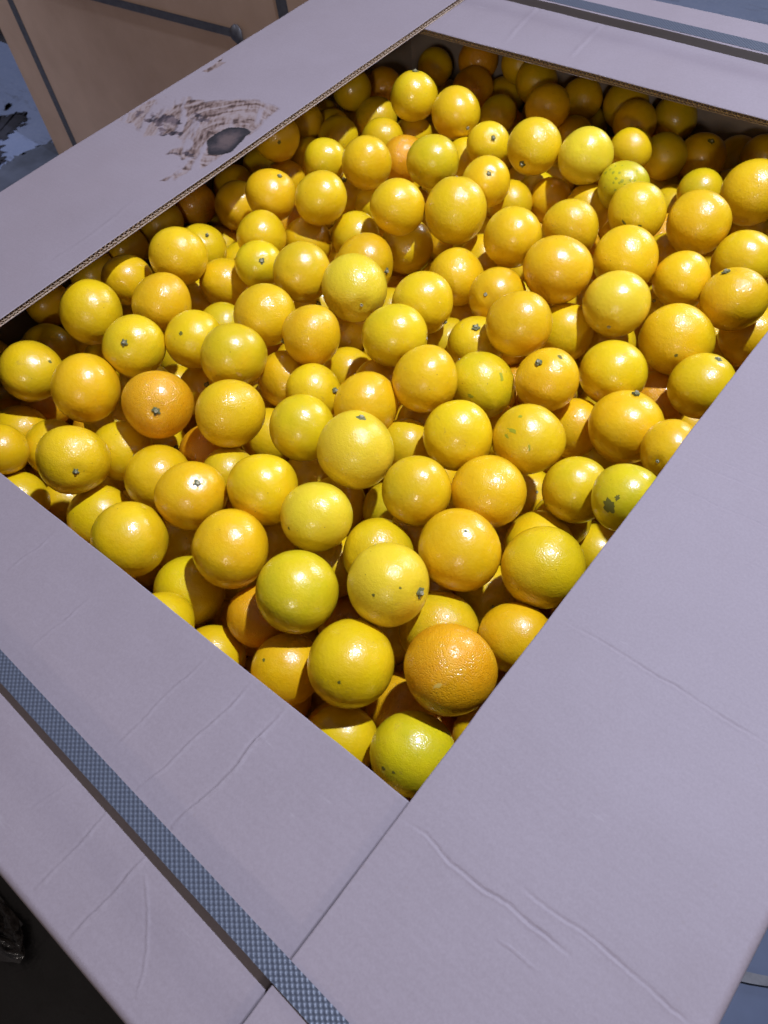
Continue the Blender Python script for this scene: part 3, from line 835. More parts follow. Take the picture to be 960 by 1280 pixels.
# x, y, z, radius, tint, stem direction or None, label
ORANGES = [
(-0.7548,0.2493,-0.0663,0.0417,'y',None,'large round yellow fruit close to the lower end of the left flap edge'),
(-0.7859,0.3334,-0.082,0.0363,'d',None,'golden orange, just above right of the round fruit by the left flap end'),
(-0.6763,0.3148,-0.061,0.0392,'d',None,'golden orange, just below the fat yellow fruit left of the patch'),
(-0.721,0.3903,-0.052,0.0402,'y',None,'fat yellow fruit, glossy, below the torn patch and beside shaded fruit'),
(-0.7738,0.4602,-0.1053,0.0365,'y',(0.558,0.136,0.819),'yellow orange with stem showing, just right of the fat yellow fruit left of the patch'),
(-0.9464,0.5062,-0.1496,0.0387,'l',None,'shaded olive yellow orange, just above left of the fat yellow fruit left of the patch'),
(-0.9491,0.4322,-0.1533,0.0363,'y',None,'shaded yellow orange, just left of the fat yellow fruit left of the patch'),
(-0.9483,0.3597,-0.1548,0.037,'y',None,'shaded yellow orange, just above the round fruit by the left flap end'),
(-0.9498,0.2722,-0.1554,0.0354,'d',None,'shaded golden orange, just left of the round fruit by the left flap end'),
(-0.874,0.2107,-0.1649,0.038,'y',None,'yellow orange partly covered, just above right of the olive fruit at left frame edge'),
(-0.8198,0.3173,-0.176,0.0374,'l',None,'deep-lying olive yellow orange, just above the fruit with a pale dot stem'),
(-0.6394,0.2357,-0.0575,0.038,'l',(0.449,-0.459,0.766),'greenish fruit with one pale dot stem, left side of the heap'),
(-0.5916,0.2936,-0.0674,0.037,'y',None,'yellow orange, just right of the fruit with a pale dot stem'),
(-0.7604,0.1404,-0.0889,0.0404,'l',None,'olive-yellow fruit half shaded at the left side of the photo'),
(-0.651,0.1559,-0.0717,0.0423,'d',None,'big glossy orange-yellow fruit left of the one with star stem'),
(-0.7742,0.2432,-0.1704,0.0377,'y',None,'deep-lying yellow orange, just above right of the big glossy fruit left of the star stem'),
(-0.5454,0.1892,-0.068,0.0417,'o',(0.712,-0.428,0.557),'deep orange fruit with a dark star stem in its middle, left of heap'),
(-0.6426,0.2264,-0.1303,0.0362,'y',None,'yellow orange partly covered, just above left of the deep orange fruit with a star stem'),
(-0.9336,0.1409,-0.1658,0.0358,'y',None,'yellow orange partly covered, just left of the olive fruit at left frame edge'),
(-0.9489,0.1309,-0.2348,0.0365,'y',None,'shaded yellow orange, just below left of the olive fruit at left frame edge'),
(-0.7626,0.0844,-0.1594,0.0375,'d',None,'golden orange partly covered, just above left of the left fruit with a low pale stem'),
(-0.6949,0.0381,-0.1039,0.0325,'d',None,'golden orange, further left of the left fruit with a low pale stem'),
(-0.6889,0.0904,-0.1495,0.038,'y',None,'yellow orange partly covered, just above left of the left fruit with a low pale stem'),
(-0.5703,0.0736,-0.074,0.0408,'y',(0.855,-0.321,0.406),'yellow fruit with low pale stem, near the left end of near flap'),
(-0.5797,0.1341,-0.1234,0.0388,'y',(0.913,-0.056,0.405),'yellow orange with stem showing, just right of the left fruit with a low pale stem'),
(-0.5924,0.1847,-0.1782,0.0377,'y',(0.888,0.204,0.413),'deep-lying yellow orange with stem showing, just below the deep orange fruit with a star stem'),
(-0.4955,0.1283,-0.1115,0.0398,'d',None,'golden orange partly covered, just above left of the fruit with a pale-ringed stem'),
(-0.4134,0.1215,-0.0755,0.0396,'d',(0.518,0.116,0.847),'orange-yellow fruit facing up with a pale ring round its stem'),
(-0.5388,0.0533,-0.1432,0.0386,'y',None,'yellow orange partly covered, just above left of the yellow-green fruit on the near flap'),
(-0.4321,0.0425,-0.0842,0.0429,'l',None,'large yellow-green fruit cut by the near flap edge, left part'),
(-0.663,0.0125,-0.1579,0.0362,'y',None,'yellow orange partly covered, just below left of the left fruit with a low pale stem'),
(-0.662,0.0555,-0.2164,0.0372,'l',None,'shaded olive yellow orange, just below the left fruit with a low pale stem'),
(-0.6761,0.1745,-0.1691,0.0375,'y',None,'deep-lying yellow orange, just below right of the big glossy fruit left of the star stem'),
(-0.4929,0.2007,-0.137,0.0378,'o',None,'deep orange orange partly covered, just below left of the smooth golden fruit left of centre'),
(-0.9476,0.5829,-0.1581,0.0374,'o',None,'shaded deep orange orange, just above the fat yellow fruit left of the patch'),
(-0.9475,0.6724,-0.1782,0.0375,'d',None,'shaded golden orange, just left of the fruit with a frosted stem'),
(-0.8222,0.5824,-0.1198,0.0393,'d',None,'golden orange partly covered, just left of the fruit with a frosted stem'),
(-0.7252,0.5768,-0.0652,0.0375,'d',(0.444,0.312,0.84),'orange-yellow fruit with glare round its stem on top, below torn patch'),
(-0.8429,0.7064,-0.1504,0.0344,'d',None,'golden orange partly covered, just above right of the fruit with a frosted stem'),
(-0.6341,0.5925,-0.0488,0.0368,'y',None,'yellow orange, just right of the fruit with a frosted stem'),
(-0.7039,0.7163,-0.1319,0.0359,'y',(0.23,-0.354,0.907),'yellow orange with stem showing, further right of the fruit with a frosted stem'),
(-0.6786,0.5049,-0.0757,0.0362,'y',None,'yellow orange, just above the small fruit with stem in glare'),
(-0.6329,0.4541,-0.0742,0.033,'g',(0.658,-0.289,0.695),'small greenish fruit whose stem sits in the glare, left of centre'),
(-0.6531,0.5667,-0.1161,0.0385,'d',None,'golden orange partly covered, just above right of the small fruit with stem in glare'),
(-0.5506,0.4597,-0.056,0.0388,'l',None,'olive yellow orange, just right of the small fruit with stem in glare'),
(-0.6885,0.4266,-0.1112,0.0374,'d',None,'golden orange partly covered, just below left of the small fruit with stem in glare'),
(-0.7485,0.5044,-0.1579,0.0374,'y',None,'deep-lying yellow orange, just left of the small fruit with stem in glare'),
(-0.8391,0.5308,-0.1765,0.0373,'l',None,'deep-lying olive yellow orange, just right of the fat yellow fruit left of the patch'),
(-0.7448,0.4046,-0.1542,0.0376,'y',None,'deep-lying yellow orange, just below the fat yellow fruit left of the patch'),
(-0.6248,0.3611,-0.1111,0.0335,'l',None,'olive yellow orange partly covered, further below left of the small fruit with stem in glare'),
(-0.533,0.3695,-0.0559,0.041,'d',None,'golden orange, just left of the angular fruit'),
(-0.4534,0.3731,-0.0516,0.037,'d',(-0.607,-0.794,0.034),'angular yellow fruit with flattened shoulders, left of the green-crowned one'),
(-0.51,0.292,-0.0527,0.0408,'l',None,'olive yellow orange, just above the smooth golden fruit left of centre'),
(-0.4929,0.4623,-0.1372,0.0392,'l',None,'deep-lying olive yellow orange, just right of the angular fruit'),
(-0.5645,0.4884,-0.1451,0.0382,'y',(0.489,-0.423,0.763),'deep-lying yellow orange with stem showing, just above the angular fruit'),
(-0.5911,0.6088,-0.1087,0.0366,'y',None,'yellow orange partly covered, just above the pale fruit with a dark low scar'),
(-0.5258,0.5531,-0.0934,0.0414,'d',(0.995,0.052,0.082),'golden orange with stem showing, further above left of the green-crowned fruit'),
(-0.4703,0.4743,-0.0552,0.0435,'p',(0.808,-0.577,0.117),'pale yellow fruit perched high with a dark stem scar low on it'),
(-0.4518,0.2256,-0.059,0.0397,'y',None,'smooth golden fruit between star stem fruit and a greenish one'),
(-0.4764,0.3332,-0.1089,0.0374,'d',None,'golden orange partly covered, just below left of the angular fruit'),
(-0.4065,0.3191,-0.0806,0.0348,'y',(0.868,0.286,0.406),'yellow orange with stem showing, just below the angular fruit'),
(-0.3682,0.2607,-0.0648,0.0377,'g',None,'greenish yellow orange, just left of the large pale centre fruit'),
(-0.592,0.2839,-0.1506,0.0387,'d',(0.571,-0.258,0.78),'deep-lying golden orange with stem showing, further above the fruit with a pale-ringed stem'),
(-0.4578,0.2714,-0.1521,0.0384,'y',None,'deep-lying yellow orange, just below right of the smooth golden fruit left of centre'),
(-0.4293,0.1826,-0.1126,0.0334,'l',None,'olive yellow orange partly covered, just above right of the fruit with a pale-ringed stem'),
(-0.3485,0.1737,-0.0703,0.0395,'y',None,'yellow orange, further right of the fruit with a pale-ringed stem'),
(-0.2716,0.1797,-0.0659,0.0386,'p',None,'pale yellow orange, further below left of the large pale centre fruit'),
(-0.3307,0.3309,-0.0662,0.0372,'d',None,'golden orange, just above the large pale centre fruit'),
(-0.4358,0.4042,-0.1326,0.0337,'y',None,'yellow orange partly covered, just below right of the angular fruit'),
(-0.3871,0.2719,-0.1753,0.0368,'y',None,'deep-lying yellow orange, just below left of the large pale centre fruit'),
(-0.3262,0.0976,-0.0758,0.0408,'d',None,'golden orange, just below right of the fruit with a pale-ringed stem'),
(-0.3674,0.0503,-0.1414,0.0406,'g',None,'greenish yellow orange partly covered, further below right of the yellow-green fruit on the near flap'),
(-0.3354,-0.0018,-0.1012,0.0334,'y',None,'yellow orange, further below the yellow-green fruit on the near flap'),
(-0.2962,0.0125,-0.1608,0.0356,'y',None,'yellow orange partly covered, further below left of the bright green-yellow fruit'),
(-0.4451,0.099,-0.1701,0.0383,'y',None,'shaded yellow orange, just below the fruit with a pale-ringed stem'),
(-0.2327,0.1029,-0.0766,0.0418,'G',None,'bright green-yellow fruit with glossy top, in the front half near the near flap'),
(-0.2744,0.073,-0.1332,0.0353,'o',None,'deep orange orange partly covered, just below left of the bright green-yellow fruit'),
(-0.2085,0.0469,-0.1359,0.0364,'d',None,'golden orange partly covered, just left of the largest plain yellow fruit'),
(-0.1443,0.0802,-0.0951,0.0428,'y',None,'largest plain yellow fruit, left of the dimpled deep orange one'),
(-0.1546,0.1577,-0.0596,0.0401,'p',(0.934,0.138,0.331),'pale yellow fruit with a small pale stem on its right rim'),
(-0.2066,0.1969,-0.102,0.0386,'g',None,'greenish yellow orange partly covered, just above the pale fruit with a side stem'),
(-0.3223,0.2471,-0.1626,0.0347,'y',None,'deep-lying yellow orange, just below the large pale centre fruit'),
(-0.2628,0.2779,-0.1605,0.0336,'l',None,'deep-lying olive yellow orange, further below right of the large pale centre fruit'),
(-0.2591,0.174,-0.1497,0.0368,'y',None,'shaded yellow orange, just above right of the bright green-yellow fruit'),
(-0.2271,0.1506,-0.211,0.0372,'o',None,'deep-lying orange-brown orange, just above the largest plain yellow fruit'),
(-0.3498,0.1649,-0.1552,0.0387,'y',None,'shaded yellow orange, just above left of the bright green-yellow fruit'),
(-0.1669,0.1519,-0.1715,0.0357,'y',None,'deep-lying yellow orange, just above right of the largest plain yellow fruit'),
(-0.1084,0.0991,-0.1933,0.0387,'o',None,'deep-lying orange-brown orange, just above the lime-tinged fruit in the front corner'),
(-0.1248,0.0281,-0.1632,0.0362,'y',None,'yellow orange partly covered, further left of the lime-tinged fruit in the front corner'),
(-0.0511,0.0559,-0.1285,0.039,'G',None,'lime-tinged yellow fruit wedged in the front corner where two flaps meet'),
(-0.0598,0.129,-0.0807,0.0428,'o',None,'deep orange dimpled fruit, roughest peel, in front by the right flap'),
(-0.1294,0.2374,-0.0781,0.0417,'d',None,'big orange-yellow fruit with a dark dot in its glare, front half'),
(-0.2051,0.2666,-0.0644,0.0382,'l',None,'olive yellow orange, further above left of the big fruit with a dotted glare'),
(-0.109,0.1736,-0.129,0.0402,'l',None,'olive yellow orange partly covered, just above the dimpled deep orange fruit'),
(-0.1019,0.2582,-0.1754,0.0388,'l',(0.444,-0.587,0.677),'deep-lying olive yellow orange with stem showing, just below left of the big olive-tinged fruit'),
(-0.038,0.2066,-0.1162,0.0348,'d',None,'golden orange, further above right of the dimpled deep orange fruit'),
(-0.0509,0.2734,-0.0822,0.0412,'l',None,'big olive-tinged fruit against the right flap above the long dent'),
(-0.0844,0.3214,-0.1355,0.0388,'y',None,'yellow orange partly covered, just above the big olive-tinged fruit'),
(-0.147,0.3156,-0.0743,0.0388,'d',None,'golden orange, just below left of the fruit with green scratches'),
(-0.1539,0.4064,-0.1909,0.0374,'y',(0.515,-0.212,0.831),'deep-lying yellow orange with stem showing, just below the fruit with green scratches'),
(-0.2018,0.2609,-0.1366,0.0352,'d',None,'shaded golden orange, just above left of the big fruit with a dotted glare'),
(-0.8514,0.7136,-0.078,0.0396,'y',None,'half-shaded yellow fruit against left flap edge beside the torn patch'),
(-0.9017,0.8213,-0.1216,0.0363,'d',None,'shaded golden orange, just above right of the half-shaded fruit at the torn patch'),
(-0.9507,0.9156,-0.1711,0.0351,'y',None,'shaded yellow orange, just right of the half-shaded fruit at the torn patch'),
(-0.8908,0.8808,-0.1597,0.036,'y',None,'shaded yellow orange, further below left of the green-topped far fruit'),
(-0.8912,0.9448,-0.1143,0.036,'g',None,'shaded greenish yellow orange, just left of the green-topped far fruit'),
(-0.9104,1.0546,-0.1664,0.0374,'o',None,'shaded deep orange orange, just left of the green-topped far fruit'),
(-0.7062,0.9008,-0.0614,0.0383,'g',(-0.042,0.276,0.96),'egg-shaped fruit with green top and stem up, nearest the dark far corner'),
(-0.8281,0.9349,-0.1496,0.0377,'l',None,'olive yellow orange partly covered, just below left of the green-topped far fruit'),
(-0.8368,0.8405,-0.1404,0.0348,'y',None,'yellow orange partly covered, just right of the half-shaded fruit at the torn patch'),
(-0.724,0.8332,-0.1077,0.0347,'y',None,'yellow orange partly covered, just below left of the green-topped far fruit'),
(-0.7197,0.6933,-0.0697,0.0332,'g',None,'greenish yellow orange, just below right of the half-shaded fruit at the torn patch'),
(-0.8459,0.7734,-0.1438,0.0338,'y',None,'yellow orange partly covered, just below right of the half-shaded fruit at the torn patch'),
(-0.6424,0.705,-0.0554,0.0381,'d',None,'golden orange, just left of the pale green upper fruit'),
(-0.6488,0.7977,-0.1023,0.037,'o',None,'deep orange orange partly covered, just left of the pale green upper fruit'),
(-0.5606,0.761,-0.0605,0.0389,'g',None,'pale green-yellow fruit in the upper middle of the heap'),
(-0.524,0.6333,-0.049,0.0371,'y',None,'yellow orange, just below left of the pale green upper fruit'),
(-0.6345,0.7052,-0.1257,0.0335,'y',None,'yellow orange partly covered, further below left of the pale green upper fruit'),
(-0.5263,0.6476,-0.1238,0.0399,'y',None,'yellow orange partly covered, just below left of the tall fruit in the upper middle'),
(-0.9483,0.7486,-0.183,0.0369,'y',None,'shaded yellow orange, just above the fruit with a frosted stem'),
(-0.893,0.9524,-0.1848,0.0357,'l',None,'shaded olive yellow orange, just below left of the green-topped far fruit'),
(-0.7128,0.8983,-0.1321,0.0336,'y',None,'yellow orange partly covered, just above left of the pale green upper fruit'),
(-0.6171,0.8948,-0.0651,0.0395,'y',(0.911,-0.379,-0.162),'yellow orange with stem showing, just below right of the green-topped far fruit'),
(-0.6586,1.0786,-0.1656,0.0332,'g',None,'greenish yellow orange, just above left of the oblong fruit with low brown stem'),
(-0.5256,0.8555,-0.0708,0.033,'y',(0.581,-0.4,0.709),'yellow orange with stem showing, just left of the oblong fruit with low brown stem'),
(-0.574,0.8645,-0.1145,0.0336,'y',None,'yellow orange partly covered, just right of the pale green upper fruit'),
(-0.4573,0.7536,-0.0573,0.0351,'d',(0.421,-0.437,0.795),'golden orange with stem showing, just above right of the tall fruit in the upper middle'),
(-0.4543,0.6753,-0.0559,0.0441,'y',(-0.266,0.463,0.846),'tall yellow fruit standing high in the upper middle, stem on top'),
(-0.4426,0.8548,-0.0513,0.0393,'y',(0.094,-0.986,-0.138),'oblong fruit tilted with its brown stem end low, near far flap'),
(-0.364,0.866,-0.0485,0.0389,'p',None,'pale yellow orange, just above left of the speckled green fruit'),
(-0.5104,1.093,-0.1747,0.0334,'y',None,'yellow orange partly covered, just below right of the brown-shaded fruit under the far flap'),
(-0.4425,0.7945,-0.1091,0.0334,'y',None,'yellow orange partly covered, just right of the tall fruit in the upper middle'),
(-0.4524,0.8868,-0.1478,0.0335,'y',None,'yellow orange partly covered, just below the oblong fruit with low brown stem'),
(-0.4056,0.847,-0.124,0.0334,'d',None,'golden orange partly covered, just below the oblong fruit with low brown stem'),
(-0.3545,0.6684,-0.0569,0.0402,'d',None,'golden orange, just above the fruit with a star scar at left'),
(-0.306,0.7345,-0.0645,0.0375,'y',None,'yellow orange, just above left of the broad golden fruit'),
(-0.3404,0.8454,-0.1131,0.034,'d',(-0.856,-0.089,0.508),'golden orange with stem showing, just below left of the speckled green fruit'),
(-0.7485,1.1249,-0.1632,0.0388,'o',None,'shaded deep orange orange, just right of the green-topped far fruit'),
(-0.783,1.1899,-0.1455,0.0377,'o',None,'shaded deep orange orange, further above right of the green-topped far fruit'),
(-0.8611,1.1549,-0.1598,0.0349,'y',None,'shaded yellow orange, just above right of the green-topped far fruit'),
(-0.8642,1.1796,-0.2314,0.0373,'y',None,'shaded yellow orange, just right of the green-topped far fruit'),
(-0.6948,1.2005,-0.1385,0.0346,'y',None,'shaded yellow orange, just above left of the brown-shaded fruit under the far flap'),
(-0.6337,1.1628,-0.1391,0.038,'l',None,'shaded olive yellow orange, just above left of the brown-shaded fruit under the far flap'),
(-0.5524,1.071,-0.1217,0.0385,'d',None,'brown-shaded fruit, foremost of those under the middle of far flap'),
(-0.5415,1.1668,-0.1503,0.0355,'y',None,'shaded yellow orange, just right of the brown-shaded fruit under the far flap'),
(-0.7264,1.1976,-0.2073,0.0375,'y',None,'shaded yellow orange, just left of the brown-shaded fruit under the far flap'),
(-0.5406,1.1978,-0.2153,0.0374,'y',None,'shaded yellow orange, just below right of the brown-shaded fruit under the far flap'),
(-0.4929,0.8138,-0.1533,0.0371,'y',None,'deep-lying yellow orange, just right of the tall fruit in the upper middle'),
(-0.4672,0.7437,-0.1528,0.0384,'l',None,'deep-lying olive yellow orange, just below right of the tall fruit in the upper middle'),
(-0.4692,1.196,-0.1564,0.0391,'l',None,'shaded olive yellow orange, further right of the brown-shaded fruit under the far flap'),
(-0.4204,1.1393,-0.1494,0.0368,'d',None,'shaded golden orange, just above the speckled green fruit'),
(-0.3768,1.1983,-0.1563,0.0368,'l',None,'shaded olive yellow orange, just above left of the large shaded fruit at far right'),
(-0.3199,1.0435,-0.128,0.0346,'l',None,'shaded olive yellow orange, just left of the large shaded fruit at far right'),
(-0.2827,1.1015,-0.1506,0.0388,'d',(0.334,-0.138,0.933),'large shaded fruit with a round scar on top, under the far flap'),
(-0.2588,1.199,-0.1961,0.0366,'y',None,'shaded yellow orange, just right of the large shaded fruit at far right'),
(-0.2088,1.1674,-0.1598,0.0336,'d',None,'shaded golden orange, just above the big orange-yellow fruit at right frame edge'),
(-0.3558,0.995,-0.1024,0.0319,'y',None,'yellow orange, just above the speckled green fruit'),
(-0.2928,0.8535,-0.0646,0.0352,'G',None,'speckled green fruit with bright glare, in front of the shaded far fruit'),
(-0.2447,0.8003,-0.0574,0.0377,'y',None,'yellow orange, just below right of the speckled green fruit'),
(-0.2295,0.982,-0.1249,0.0333,'l',None,'olive yellow orange partly covered, just above the huge fruit at upper right'),
(-0.1722,0.8358,-0.0698,0.0414,'d',None,'huge smooth yellow fruit at the upper right, left of the frame-edge one'),
(-0.1449,0.9405,-0.0739,0.0426,'d',None,'big orange-yellow fruit cut by the right side of the photo, under far flap'),
(-0.2257,1.1117,-0.1969,0.0362,'y',None,'deep-lying yellow orange, just left of the big orange-yellow fruit at right frame edge'),
(-0.3246,1.0539,-0.1972,0.0364,'l',None,'deep-lying olive yellow orange, just right of the speckled green fruit'),
(-0.2708,1.001,-0.1774,0.037,'l',None,'deep-lying olive yellow orange, just above left of the huge fruit at upper right'),
(-0.2142,0.7201,-0.0689,0.0405,'d',None,'broad golden fruit right above the lemon one'),
(-0.2411,0.906,-0.1667,0.0369,'o',None,'deep-lying orange-brown orange, just below left of the huge fruit at upper right'),
(-0.0959,0.8205,-0.0895,0.0397,'y',None,'yellow orange, just below right of the huge fruit at upper right'),
(-0.1511,1.047,-0.2007,0.0372,'y',None,'deep-lying yellow orange, just below the big orange-yellow fruit at right frame edge'),
(-0.1817,0.6422,-0.0714,0.0413,'p',(0.29,-0.955,-0.054),'pale lemon fruit with dark scar at bottom, right of the centre'),
(-0.1429,0.7408,-0.087,0.036,'d',None,'golden orange, just above the huge fruit by the right flap'),
(-0.164,0.7586,-0.1498,0.0335,'l',(-0.173,-0.724,0.668),'olive yellow orange with stem showing, just above the huge fruit by the right flap'),
(-0.0703,0.7302,-0.0771,0.0389,'d',(-0.527,0.08,0.846),'golden orange with stem showing, further above right of the huge fruit by the right flap'),
(-0.0426,0.7584,-0.1443,0.0399,'d',None,'golden orange partly covered, further right of the huge fruit by the right flap'),
(-0.0992,0.6445,-0.092,0.0435,'d',None,'huge yellow fruit close to the right flap, below the lemon one'),
(-0.0373,0.5922,-0.0937,0.0384,'y',(0.062,0.388,0.92),'yellow orange with stem showing, just below right of the huge fruit by the right flap'),
(-0.1333,0.5538,-0.092,0.0406,'y',None,'yellow orange, just above the big golden fruit above the green one'),
(-0.0901,0.7819,-0.1994,0.0374,'y',None,'deep-lying yellow orange, just right of the huge fruit by the right flap'),
(-0.2657,0.7032,-0.1536,0.0382,'l',None,'deep-lying olive yellow orange, just left of the lemon fruit with a low scar'),
(-0.2325,0.6106,-0.1202,0.0367,'y',None,'yellow orange partly covered, just above the fruit with two dark scars'),
(-0.0806,0.4916,-0.095,0.0417,'d',(-0.086,0.493,0.866),'big golden fruit directly above the green one cut by right flap'),
(-0.1964,0.6624,-0.1619,0.0389,'y',None,'deep-lying yellow orange, just below the lemon fruit with a low scar'),
(-0.1158,0.6703,-0.1958,0.0389,'d',None,'deep-lying golden orange, just below left of the huge fruit by the right flap'),
(-0.2101,0.8433,-0.1469,0.0366,'y',None,'deep-lying yellow orange, just right of the broad golden fruit'),
(-0.2682,0.6413,-0.0552,0.0427,'d',None,'golden orange, just above right of the fruit with a star scar at left'),
(-0.3214,0.5828,-0.0806,0.0375,'d',(0.074,-0.753,0.653),'half-hidden orange fruit with a dark star scar on its left face'),
(-0.2502,0.5271,-0.0512,0.0383,'d',None,'golden orange, just below right of the fruit with a star scar at left'),
(-0.303,0.5111,-0.1005,0.0365,'y',(0.084,-0.1,0.992),'yellow orange with stem showing, further above left of the fruit with two dark scars'),
(-0.3951,0.5947,-0.0894,0.0385,'d',None,'golden orange partly covered, just above left of the fruit with a star scar at left'),
(-0.3812,0.5028,-0.0613,0.0395,'y',(0.915,0.04,-0.402),'yellow orange with stem showing, just above right of the green-crowned fruit'),
(-0.3641,0.4272,-0.0501,0.0396,'g',(0.872,0.489,-0.041),'yellow fruit with green crown, right under the pale fruit with dark scar'),
(-0.2876,0.3901,-0.0498,0.0384,'d',None,'golden orange, just below right of the green-crowned fruit'),
(-0.2483,0.4469,-0.085,0.0401,'g',(-0.832,0.034,0.553),'greenish yellow orange with stem showing, just left of the fruit with two dark scars'),
(-0.213,0.3514,-0.0635,0.0378,'y',None,'yellow orange, further left of the fruit with green scratches'),
(-0.2764,0.3339,-0.1087,0.033,'l',None,'olive yellow orange partly covered, just right of the large pale centre fruit'),
(-0.3729,0.397,-0.1144,0.0331,'d',None,'golden orange partly covered, just below the green-crowned fruit'),
(-0.3527,0.4211,-0.1763,0.0373,'d',None,'deep-lying golden orange, just above right of the large pale centre fruit'),
(-0.2964,0.3933,-0.1381,0.0371,'y',None,'deep-lying yellow orange, further right of the large pale centre fruit'),
(-0.3612,0.5266,-0.1426,0.0379,'l',None,'deep-lying olive yellow orange, just right of the green-crowned fruit'),
(-0.3853,0.6019,-0.1638,0.0378,'y',None,'deep-lying yellow orange, just below left of the fruit with a star scar at left'),
(-0.4168,0.6912,-0.1352,0.0373,'y',None,'deep-lying yellow orange, just above the fruit with a star scar at left'),
(-0.1815,0.4843,-0.0705,0.0366,'d',(-0.207,-0.308,0.929),'orange-yellow fruit with two dark scars on its upper face'),
(-0.1492,0.3942,-0.0689,0.04,'y',None,'yellow fruit marked by thin green scratches, right of the centre'),
(-0.1447,0.4902,-0.1373,0.0359,'d',None,'golden orange partly covered, just right of the fruit with green scratches'),
(-0.0765,0.3771,-0.086,0.037,'g',None,'greenish yellow orange, just left of the green fruit cut by the right flap'),
(-0.0187,0.3689,-0.0464,0.0345,'G',None,'green fruit with a dark sooty scar, cut off by the right flap edge'),
(-0.016,0.4671,-0.0679,0.0335,'d',(-0.061,-0.943,0.329),'yellow fruit cut by the right flap with its stem at the edge'),
(-0.0904,0.6066,-0.1631,0.0379,'o',None,'deep-lying orange-brown orange, just above right of the big golden fruit above the green one'),
(-0.0464,0.3994,-0.2177,0.0369,'y',None,'deep-lying yellow orange, just right of the big olive-tinged fruit'),
(-0.0914,0.386,-0.166,0.0339,'y',None,'deep-lying yellow orange, just above the big olive-tinged fruit'),
(-0.2896,0.2646,-0.0536,0.0428,'p',(0.036,0.416,0.908),'largest pale yellow fruit in the centre, small stem on its top edge'),
(-0.8115,0.1484,-0.1887,0.0365,'o',None,'sunken deep orange orange barely seen, further above left of the fruit with a pale-ringed stem'),
(-0.1527,0.3604,-0.2535,0.0365,'l',None,'sunken olive yellow orange barely seen, just above left of the big olive-tinged fruit'),
(-0.3141,0.0733,-0.2002,0.0365,'o',None,'sunken deep orange orange barely seen, just below left of the bright green-yellow fruit'),
(-0.1134,0.5268,-0.1945,0.0365,'l',None,'sunken olive yellow orange barely seen, further right of the fruit with green scratches'),
(-0.6329,0.1359,-0.2162,0.0365,'d',None,'sunken golden orange barely seen, just right of the left fruit with a low pale stem'),
(-0.5312,0.7582,-0.1904,0.0365,'d',None,'sunken golden orange barely seen, just below the tall fruit in the upper middle'),
(-0.0864,0.12,-0.2777,0.0365,'o',None,'sunken deep orange orange barely seen, just below the dimpled deep orange fruit'),
(-0.5077,1.0403,-0.2244,0.0365,'y',None,'sunken yellow orange barely seen, just below right of the oblong fruit with low brown stem'),
(-0.3815,0.121,-0.2092,0.0365,'y',None,'sunken yellow orange barely seen, just left of the bright green-yellow fruit'),
(-0.693,0.2898,-0.2116,0.0365,'y',None,'sunken yellow orange barely seen, just below right of the fruit with a pale dot stem'),
(-0.0279,0.1417,-0.2404,0.0365,'d',None,'sunken golden orange barely seen, further right of the lime-tinged fruit in the front corner'),
(-0.4966,0.065,-0.2107,0.0365,'y',None,'sunken yellow orange barely seen, just below right of the yellow-green fruit on the near flap'),
(-0.8082,0.6652,-0.1951,0.0365,'o',None,'sunken deep orange orange barely seen, just below right of the fruit with a frosted stem'),
(-0.2968,0.1159,-0.2863,0.0365,'l',None,'sunken olive yellow orange barely seen, just below the bright green-yellow fruit'),
(-0.1573,0.0438,-0.2273,0.0365,'d',None,'sunken golden orange barely seen, further below the largest plain yellow fruit'),
(-0.3115,0.6018,-0.1651,0.0365,'y',None,'sunken yellow orange barely seen, just below the fruit with a star scar at left'),
(-0.8762,0.0992,-0.2262,0.0365,'o',None,'sunken deep orange orange barely seen, further left of the fruit with a pale-ringed stem'),
(-0.228,0.452,-0.1683,0.0365,'y',None,'sunken yellow orange barely seen, just left of the fruit with green scratches'),
(-0.6694,1.1297,-0.2245,0.0365,'o',None,'sunken deep orange orange barely seen, further above right of the pale green upper fruit'),
(-0.8852,0.274,-0.2019,0.0365,'y',None,'sunken yellow orange barely seen, just below the round fruit by the left flap end'),
(-0.5222,0.3253,-0.168,0.0365,'l',None,'sunken olive yellow orange barely seen, just right of the smooth golden fruit left of centre'),
(-0.5267,0.6166,-0.2018,0.0365,'o',None,'sunken deep orange orange barely seen, just above the green-crowned fruit'),
(-0.7447,0.3424,-0.2172,0.0365,'l',None,'sunken olive yellow orange barely seen, just right of the fruit with a pale dot stem'),
(-0.64,0.2352,-0.2027,0.0365,'o',None,'sunken deep orange orange barely seen, just left of the smooth golden fruit left of centre'),
(-0.2692,0.5671,-0.2146,0.0365,'o',None,'sunken deep orange orange barely seen, just below left of the fruit with two dark scars'),
(-0.229,0.0301,-0.2084,0.0365,'d',None,'sunken golden orange barely seen, further below left of the largest plain yellow fruit'),
(-0.5809,1.045,-0.2605,0.0365,'l',None,'sunken olive yellow orange barely seen, just below the oblong fruit with low brown stem'),
(-0.3595,1.0084,-0.2416,0.0365,'y',None,'sunken yellow orange barely seen, just above the broad golden fruit'),
(-0.2109,0.0887,-0.2465,0.0365,'y',None,'sunken yellow orange barely seen, just below left of the largest plain yellow fruit'),
(-0.36,0.0738,-0.2616,0.0365,'d',None,'sunken golden orange barely seen, further below left of the bright green-yellow fruit'),
(-0.3645,0.8737,-0.2063,0.0365,'o',None,'sunken deep orange orange barely seen, just left of the broad golden fruit'),
(-0.1798,1.0056,-0.2658,0.0365,'d',None,'sunken golden orange barely seen, just below the huge fruit at upper right'),
(-0.9449,0.6329,-0.2405,0.0365,'l',None,'sunken olive yellow orange barely seen, just below left of the fruit with a frosted stem'),
